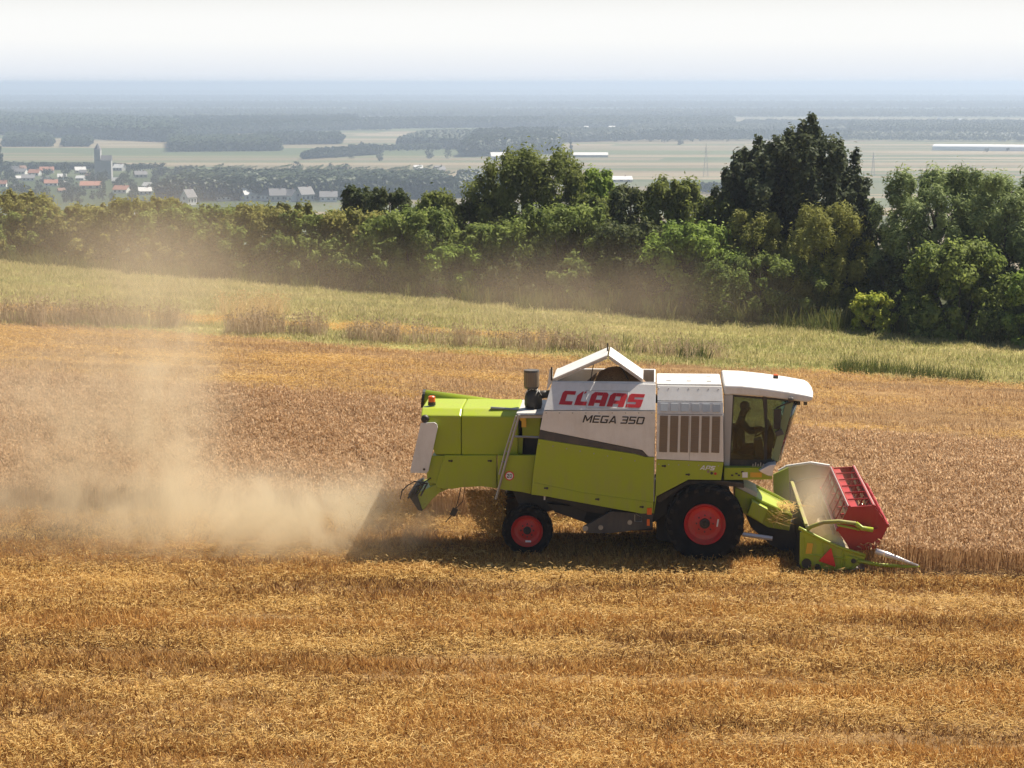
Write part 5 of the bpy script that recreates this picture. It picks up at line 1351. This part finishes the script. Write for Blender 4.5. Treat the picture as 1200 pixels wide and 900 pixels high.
# end panels
ep = [(937.5, 624), (944, 622), (968, 635), (987, 643), (1006, 649), (1015, 651.5), (1012, 658), (1000, 667), (986.5, 668), (950, 668.5), (940, 665.5), (937, 661)]
mb = MB(); prism('', ep, N0, N0 + .06, None, mb=mb); e0 = sub(mb.build('end_panel', M['lime'], HDR, .008))
mb = MB(); strip_line(mb, [(936, 618.5), (945, 623), (968, 634.5), (987, 642.5), (1014, 651)], N0 - .01, .035, 8); sub(mb.build('end_rim', M['lime'], HDR, smooth=True))
mb = MB(); strip_line(mb, [(948, 650), (986, 654), (1006, 656)], N0 - .015, .02); strip_line(mb, [(965, 636), (962, 666)], N0 - .012, .014); strip_line(mb, [(988, 645), (985, 667)], N0 - .012, .014); strip_line(mb, [(942, 630), (941, 660)], N0 - .012, .014); sub(mb.build('panel_rib', M['lime'], HDR))
mb = MB(); prism('', [(946, 636), (953, 637), (951, 649), (944, 649)], N0 - .012, N0 - .002, None, mb=mb); sub(mb.build('label_plate', M['yellow'], HDR))
mb = MB(); prism('', [(959.5, 657.5), (974, 642), (979.5, 664.5)], N0 - .05, N0 - .03, None, mb=mb); sub(mb.build('warning_triangle', M['sign_red'], HDR))
mb = MB(); prism('', [(990, 650), (1006, 654), (998, 665), (990, 666)], N0 - .03, N0 - .008, None, mb=mb); sub(mb.build('drive_cover', M['lime'], HDR, .01))
for (u, v, r_) in [(945, 660, .10), (958, 664, .06), (1000, 657, .05)]:
    c = P(u, v, N0); mb = MB(); mb.lathe([(0, -.05), (r_, -.05), (r_, .0)], c, 'y', 14); sub(mb.build('drive_pulley', M['black'], HDR))
mb = MB(); fe = [(912.5, 552), (922, 546.5), (950, 542.5), (972, 546), (985, 560), (985, 596), (960, 608), (922, 606), (914, 590)]
prism('', fe, N1 - .05, N1, None, mb=mb); sub(mb.build('end_panel', M['dusty'], HDR, .008))
mb = MB(); strip_line(mb, [(912.5, 552), (922, 546.5), (950, 542.5), (972, 546)], N1 - .03, .035, 8); sub(mb.build('end_rim', M['white'], HDR))
# raised back screen next to the feeder
mb = MB(); prism('', [(906, 556), (924, 548), (926, 600), (907, 600)], 3.3, 3.34, None, mb=mb); sub(mb.build('crop_screen', M['lime'], HDR))
# dividers
mb = MB(); dv = [P(1026, 645.5, N0 - .02), P(1038, 649.5, N0 - .02), P(1055, 655.5, N0 - .02), P(1076, 663, N0 - .02)]
mb.tube(dv, [.055, .06, .045, .02], 10); sub(mb.build('divider', M['chrome'], HDR, smooth=True))
mb = MB(); mb.tube([P(1005, 657, N0 - .02), P(1030, 662, N0 - .02), P(1062, 664, N0 - .02), P(1078, 664, N0 - .02)], [.04, .04, .035, .015], 8); sub(mb.build('divider_foot', M['lime'], HDR, smooth=True))
mb = MB(); mb.tube([q + Vector((0, N1 - N0, 0)) for q in dv], [.055, .06, .045, .02], 10); sub(mb.build('divider', M['chrome'], HDR, smooth=True))
mb = MB(); mb.box((bx + 1.06, (N0 + N1) / 2, .09), (.10, N1 - N0 - .1, .03))
for k in range(60): y = N0 + .1 + (N1 - N0 - .2) * k / 59; mb.loft([Vector((bx + 1.10, y - .02, .08)), Vector((bx + 1.10, y + .02, .08)), Vector((bx + 1.10, y + .02, .11)), Vector((bx + 1.10, y - .02, .11))], [Vector((bx + 1.22, y - .004, .085)), Vector((bx + 1.22, y + .004, .085)), Vector((bx + 1.22, y + .004, .095)), Vector((bx + 1.22, y - .004, .095))])
sub(mb.build('cutter_bar', M['steel'], HDR))
# reel arms
mb = MB(); strip_line(mb, [(943, 623), (951, 617), (965, 612), (983, 611), (1003, 613.5)], N0 + .02, .042, 10); sub(mb.build('reel_arm', M['dusty_lime'], HDR, smooth=True))
mb = MB(); strip_line(mb, [(981, 615), (1000, 619), (1007, 621)], N0 + .02, .025, 8); strip_line(mb, [(1003, 613.5), (1010, 619), (1023, 621)], N0 + .0, .05, 8); sub(mb.build('reel_cylinder', M['lime'], HDR, smooth=True))
mb = MB(); q_ = [P(u, v, N0 + .02) + Vector((0, N1 - N0 - .04, 0)) for u, v in [(943, 623), (951, 617), (965, 612), (983, 611), (1003, 613.5)]]; mb.tube(q_, .05, 10); sub(mb.build('reel_arm', M['dusty'], HDR, smooth=True))
# reel
RY0, RY1 = N0 + .22, N1 - .28
rc = P(1010.5, 619, N0 + .2)
REEL = empty('reel', (rc.x, RY0, rc.z)); REEL.parent = HV
bpy.context.view_layer.update()
hexpx = [(995, 594), (1024, 592.5), (1041, 616), (1028, 643.5), (998, 646), (981, 621)]
hex_ = [P(u, v, N0 + .2) - Vector((rc.x, N0 + .2, rc.z)) for u, v in hexpx]
L_ = RY1 - RY0
for y in (0, L_):
    mb = MB(); mb.loft([Vector((q.x, y - .015, q.z)) for q in hex_], [Vector((q.x, y + .015, q.z)) for q in hex_]); mb.build('end_plate', M['red'], REEL, .004)
mb = MB(); mb.tube([(0, .0, 0), (0, L_, 0)], .13, 16); mb.build('shaft', M['red'], REEL, smooth=True)
for k in range(1, 6):
    y = L_ * k / 6; mb = MB()
    for i in range(6):
        q = hex_[i]; q2 = hex_[(i + 1) % 6]
        mb.tube([Vector((0, y, 0)), Vector((q.x, y, q.z))], .022, 5); mb.tube([Vector((q.x, y, q.z)), Vector((q2.x, y, q2.z))], .018, 5)
    mb.build('spider', M['red'], REEL)
for i in range(6):
    q = hex_[i]; rd = Vector((q.x, 0, q.z)).normalized(); tg = Vector((-rd.z, 0, rd.x))
    mb = MB(); a = [Vector((q.x, 0, q.z)) + rd * s1 * .018 + tg * s2 * .035 for s1, s2 in ((-1, -1), (1, -1), (1, 1), (-1, 1))]
    mb.loft([p_ + Vector((0, -.02, 0)) for p_ in a], [p_ + Vector((0, L_ + .02, 0)) for p_ in a]); bt_ = mb.build('bat', M['red'], REEL, .006)
    mb = MB()
    for k in range(36):
        y = .06 + (L_ - .12) * k / 35; p0 = Vector((q.x, y, q.z)); mb.tube([p0, p0 + Vector((-.06, 0, -.12)), p0 + Vector((-.05, 0, -.24))], .005, 4)
    mb.build('tines', M['steel'], bt_)
    mb = MB(); e_ = Vector((q.x, 0, q.z)) + rd * .022; mb.tube([e_, e_ + Vector((0, L_, 0))], .009, 5); mb.build('edge_highlight', M['grey_white'], bt_)  # painted highlight: pale tube for the sunlit outer edge of the bat
    # sheet between two neighbouring bats on the inner side
    mb = MB(); q2 = hex_[(i + 1) % 6]; a = [Vector((q.x, 0, q.z)) * .93, Vector((q2.x, 0, q2.z)) * .93]
    m0 = a[0].lerp(a[1], .36)
    mb.loft([a[0], m0, m0 * .985, a[0] * .985], [v_ + Vector((0, L_, 0)) for v_ in (a[0], m0, m0 * .985, a[0] * .985)]); mb.build('bat_board', M['red'], REEL)
c = Vector((0, -.05, 0)); mb = MB(); mb.lathe([(0, -.08), (.07, -.08), (.09, 0), (.09, .05)], c, 'y', 14); mb.box((0.16, -.09, -.02), (.28, .05, .06)); mb.build('reel_hub', M['red'], REEL)
# straw caught on the feeder
hs = straw('caught_straw', 77, PM['straw'], 130, 0.10, 0.22, 0.004); COL.objects.link(hs); hs.matrix_world = _ML @ Matrix.Translation(P(920, 594, F0 + .35)) @ Matrix.Diagonal((1.3, 2.4, .6, 1)); tag(hs, kind='stuff')
hs2 = straw('caught_straw', 78, PM['straw'], 45, 0.10, 0.36, 0.004); COL.objects.link(hs2); hs2.matrix_world = _ML @ Matrix.Translation(P(914, 612, F0 - .1)) @ Matrix.Diagonal((1.2, .8, 1.9, 1)); tag(hs2, kind='stuff')

# ------------------------------------------------------------------ the driver
M['skin'] = paint('skin', (0.30, 0.17, 0.11), .5, 0); M['shirt'] = paint('shirt_cloth', (0.05, 0.055, 0.06), .8, .05); M['trousers'] = paint('trouser_cloth', (0.03, 0.035, 0.05), .85, .05); M['hair'] = paint('hair', (0.02, 0.015, 0.01), .6, 0)
def driver():
    D = 1.22
    hip = P(866, 525, D); neck = P(868, 487, D); head = P(873.5, 479.5, D)
    J = []; E = []; Rd = []
    def j(p, r, par=None):
        J.append(tuple(p)); Rd.append(r)
        if par is not None: E.append((par, len(J) - 1))
        return len(J) - 1
    pel = j(hip, .15); wst = j(hip.lerp(neck, .4) + Vector((-.02, 0, 0)), .13, pel); chs = j(hip.lerp(neck, .78), .155, wst); nk = j(neck + Vector((.02, 0, .0)), .065, chs); hd = j(head, .105, nk); j(head + Vector((.015, 0, .09)), .095, hd)
    for s_ in (-1, 1):
        sh = j(hip.lerp(neck, .86) + Vector((0, s_ * .20, 0)), .07, chs); el = j(P(878, 505, D) + Vector((0, s_ * .24, 0)), .052, sh); wr = j(P(889, 503, D) + Vector((0, s_ * .17, .0)), .036, el); h1 = j(P(892, 503, D) + Vector((0, s_ * .17, .02)), .04, wr)
        for f in range(4): j(P(894.5, 503.5 + f * .1, D) + Vector((0, s_ * .17 + (f - 1.5) * .022, .0)), .011, h1)
        j(P(893, 501.5, D) + Vector((0, s_ * .13, .01)), .012, h1)
        th = j(hip + Vector((.10, s_ * .10, -.02)), .10, pel); kn = j(P(886, 523, D) + Vector((0, s_ * .14, 0)), .075, th); an = j(P(891, 541, D) + Vector((0, s_ * .14, .02)), .05, kn); j(P(896, 541, D) + Vector((.02, s_ * .14, .0)), .045, an)
    me = bpy.data.meshes.new('person'); me.from_pydata(J, E, []); o = link_mesh('person', me)
    sk = o.modifiers.new('skin', 'SKIN'); me.skin_vertices.new() if not me.skin_vertices else None
    for i, q in enumerate(me.skin_vertices[0].data): q.radius = (Rd[i], Rd[i]); q.use_root = (i == 0)
    sb = o.modifiers.new('smooth', 'SUBSURF'); sb.levels = sb.render_levels = 2
    bpy.context.view_layer.update()
    ev = o.evaluated_get(bpy.context.evaluated_depsgraph_get()); m2 = bpy.data.meshes.new_from_object(ev)
    o.modifiers.clear(); o.data = m2
    m2.materials.clear()
    for k in ('shirt', 'trousers', 'skin'): m2.materials.append(M[k])
    wrx = P(884, 503, D).x
    for f in m2.polygons:
        c = f.center; f.use_smooth = True
        f.material_index = 2 if (c.z > neck.z + .01 or (c.x > wrx and c.z > hip.z + .12)) else (1 if c.z < hip.z + .06 else 0)
    bm = bmesh.new(); bm.from_mesh(m2)
    for (off, r, mi) in ((Vector((.105, 0, .01)), .022, 2), (Vector((.02, .095, .01)), .026, 2), (Vector((.02, -.095, .01)), .026, 2), (Vector((.093, .035, .03)), .012, 1), (Vector((.093, -.035, .03)), .012, 1), (Vector((.095, 0, -.045)), .018, 2)):
        g = bmesh.ops.create_icosphere(bm, subdivisions=1, radius=r, matrix=Matrix.Translation(head + off))
    bm.to_mesh(m2); bm.free()
    for f in m2.polygons:
        if f.center.z > neck.z + .01: f.material_index = 2
    o.matrix_world = _ML
    tag(o, 'dark haired driver in a dark shirt seated in the cab, hands on the wheel', 'person')
    mb = MB(); mb.lathe([(0, .125), (.06, .115), (.098, .07), (.108, .02), (.10, -.03), (.07, -.05)], head + Vector((-.015, 0, .05)), 'z', 18)
    h_ = mb.build('hair', M['hair'], o, smooth=True)
driver()
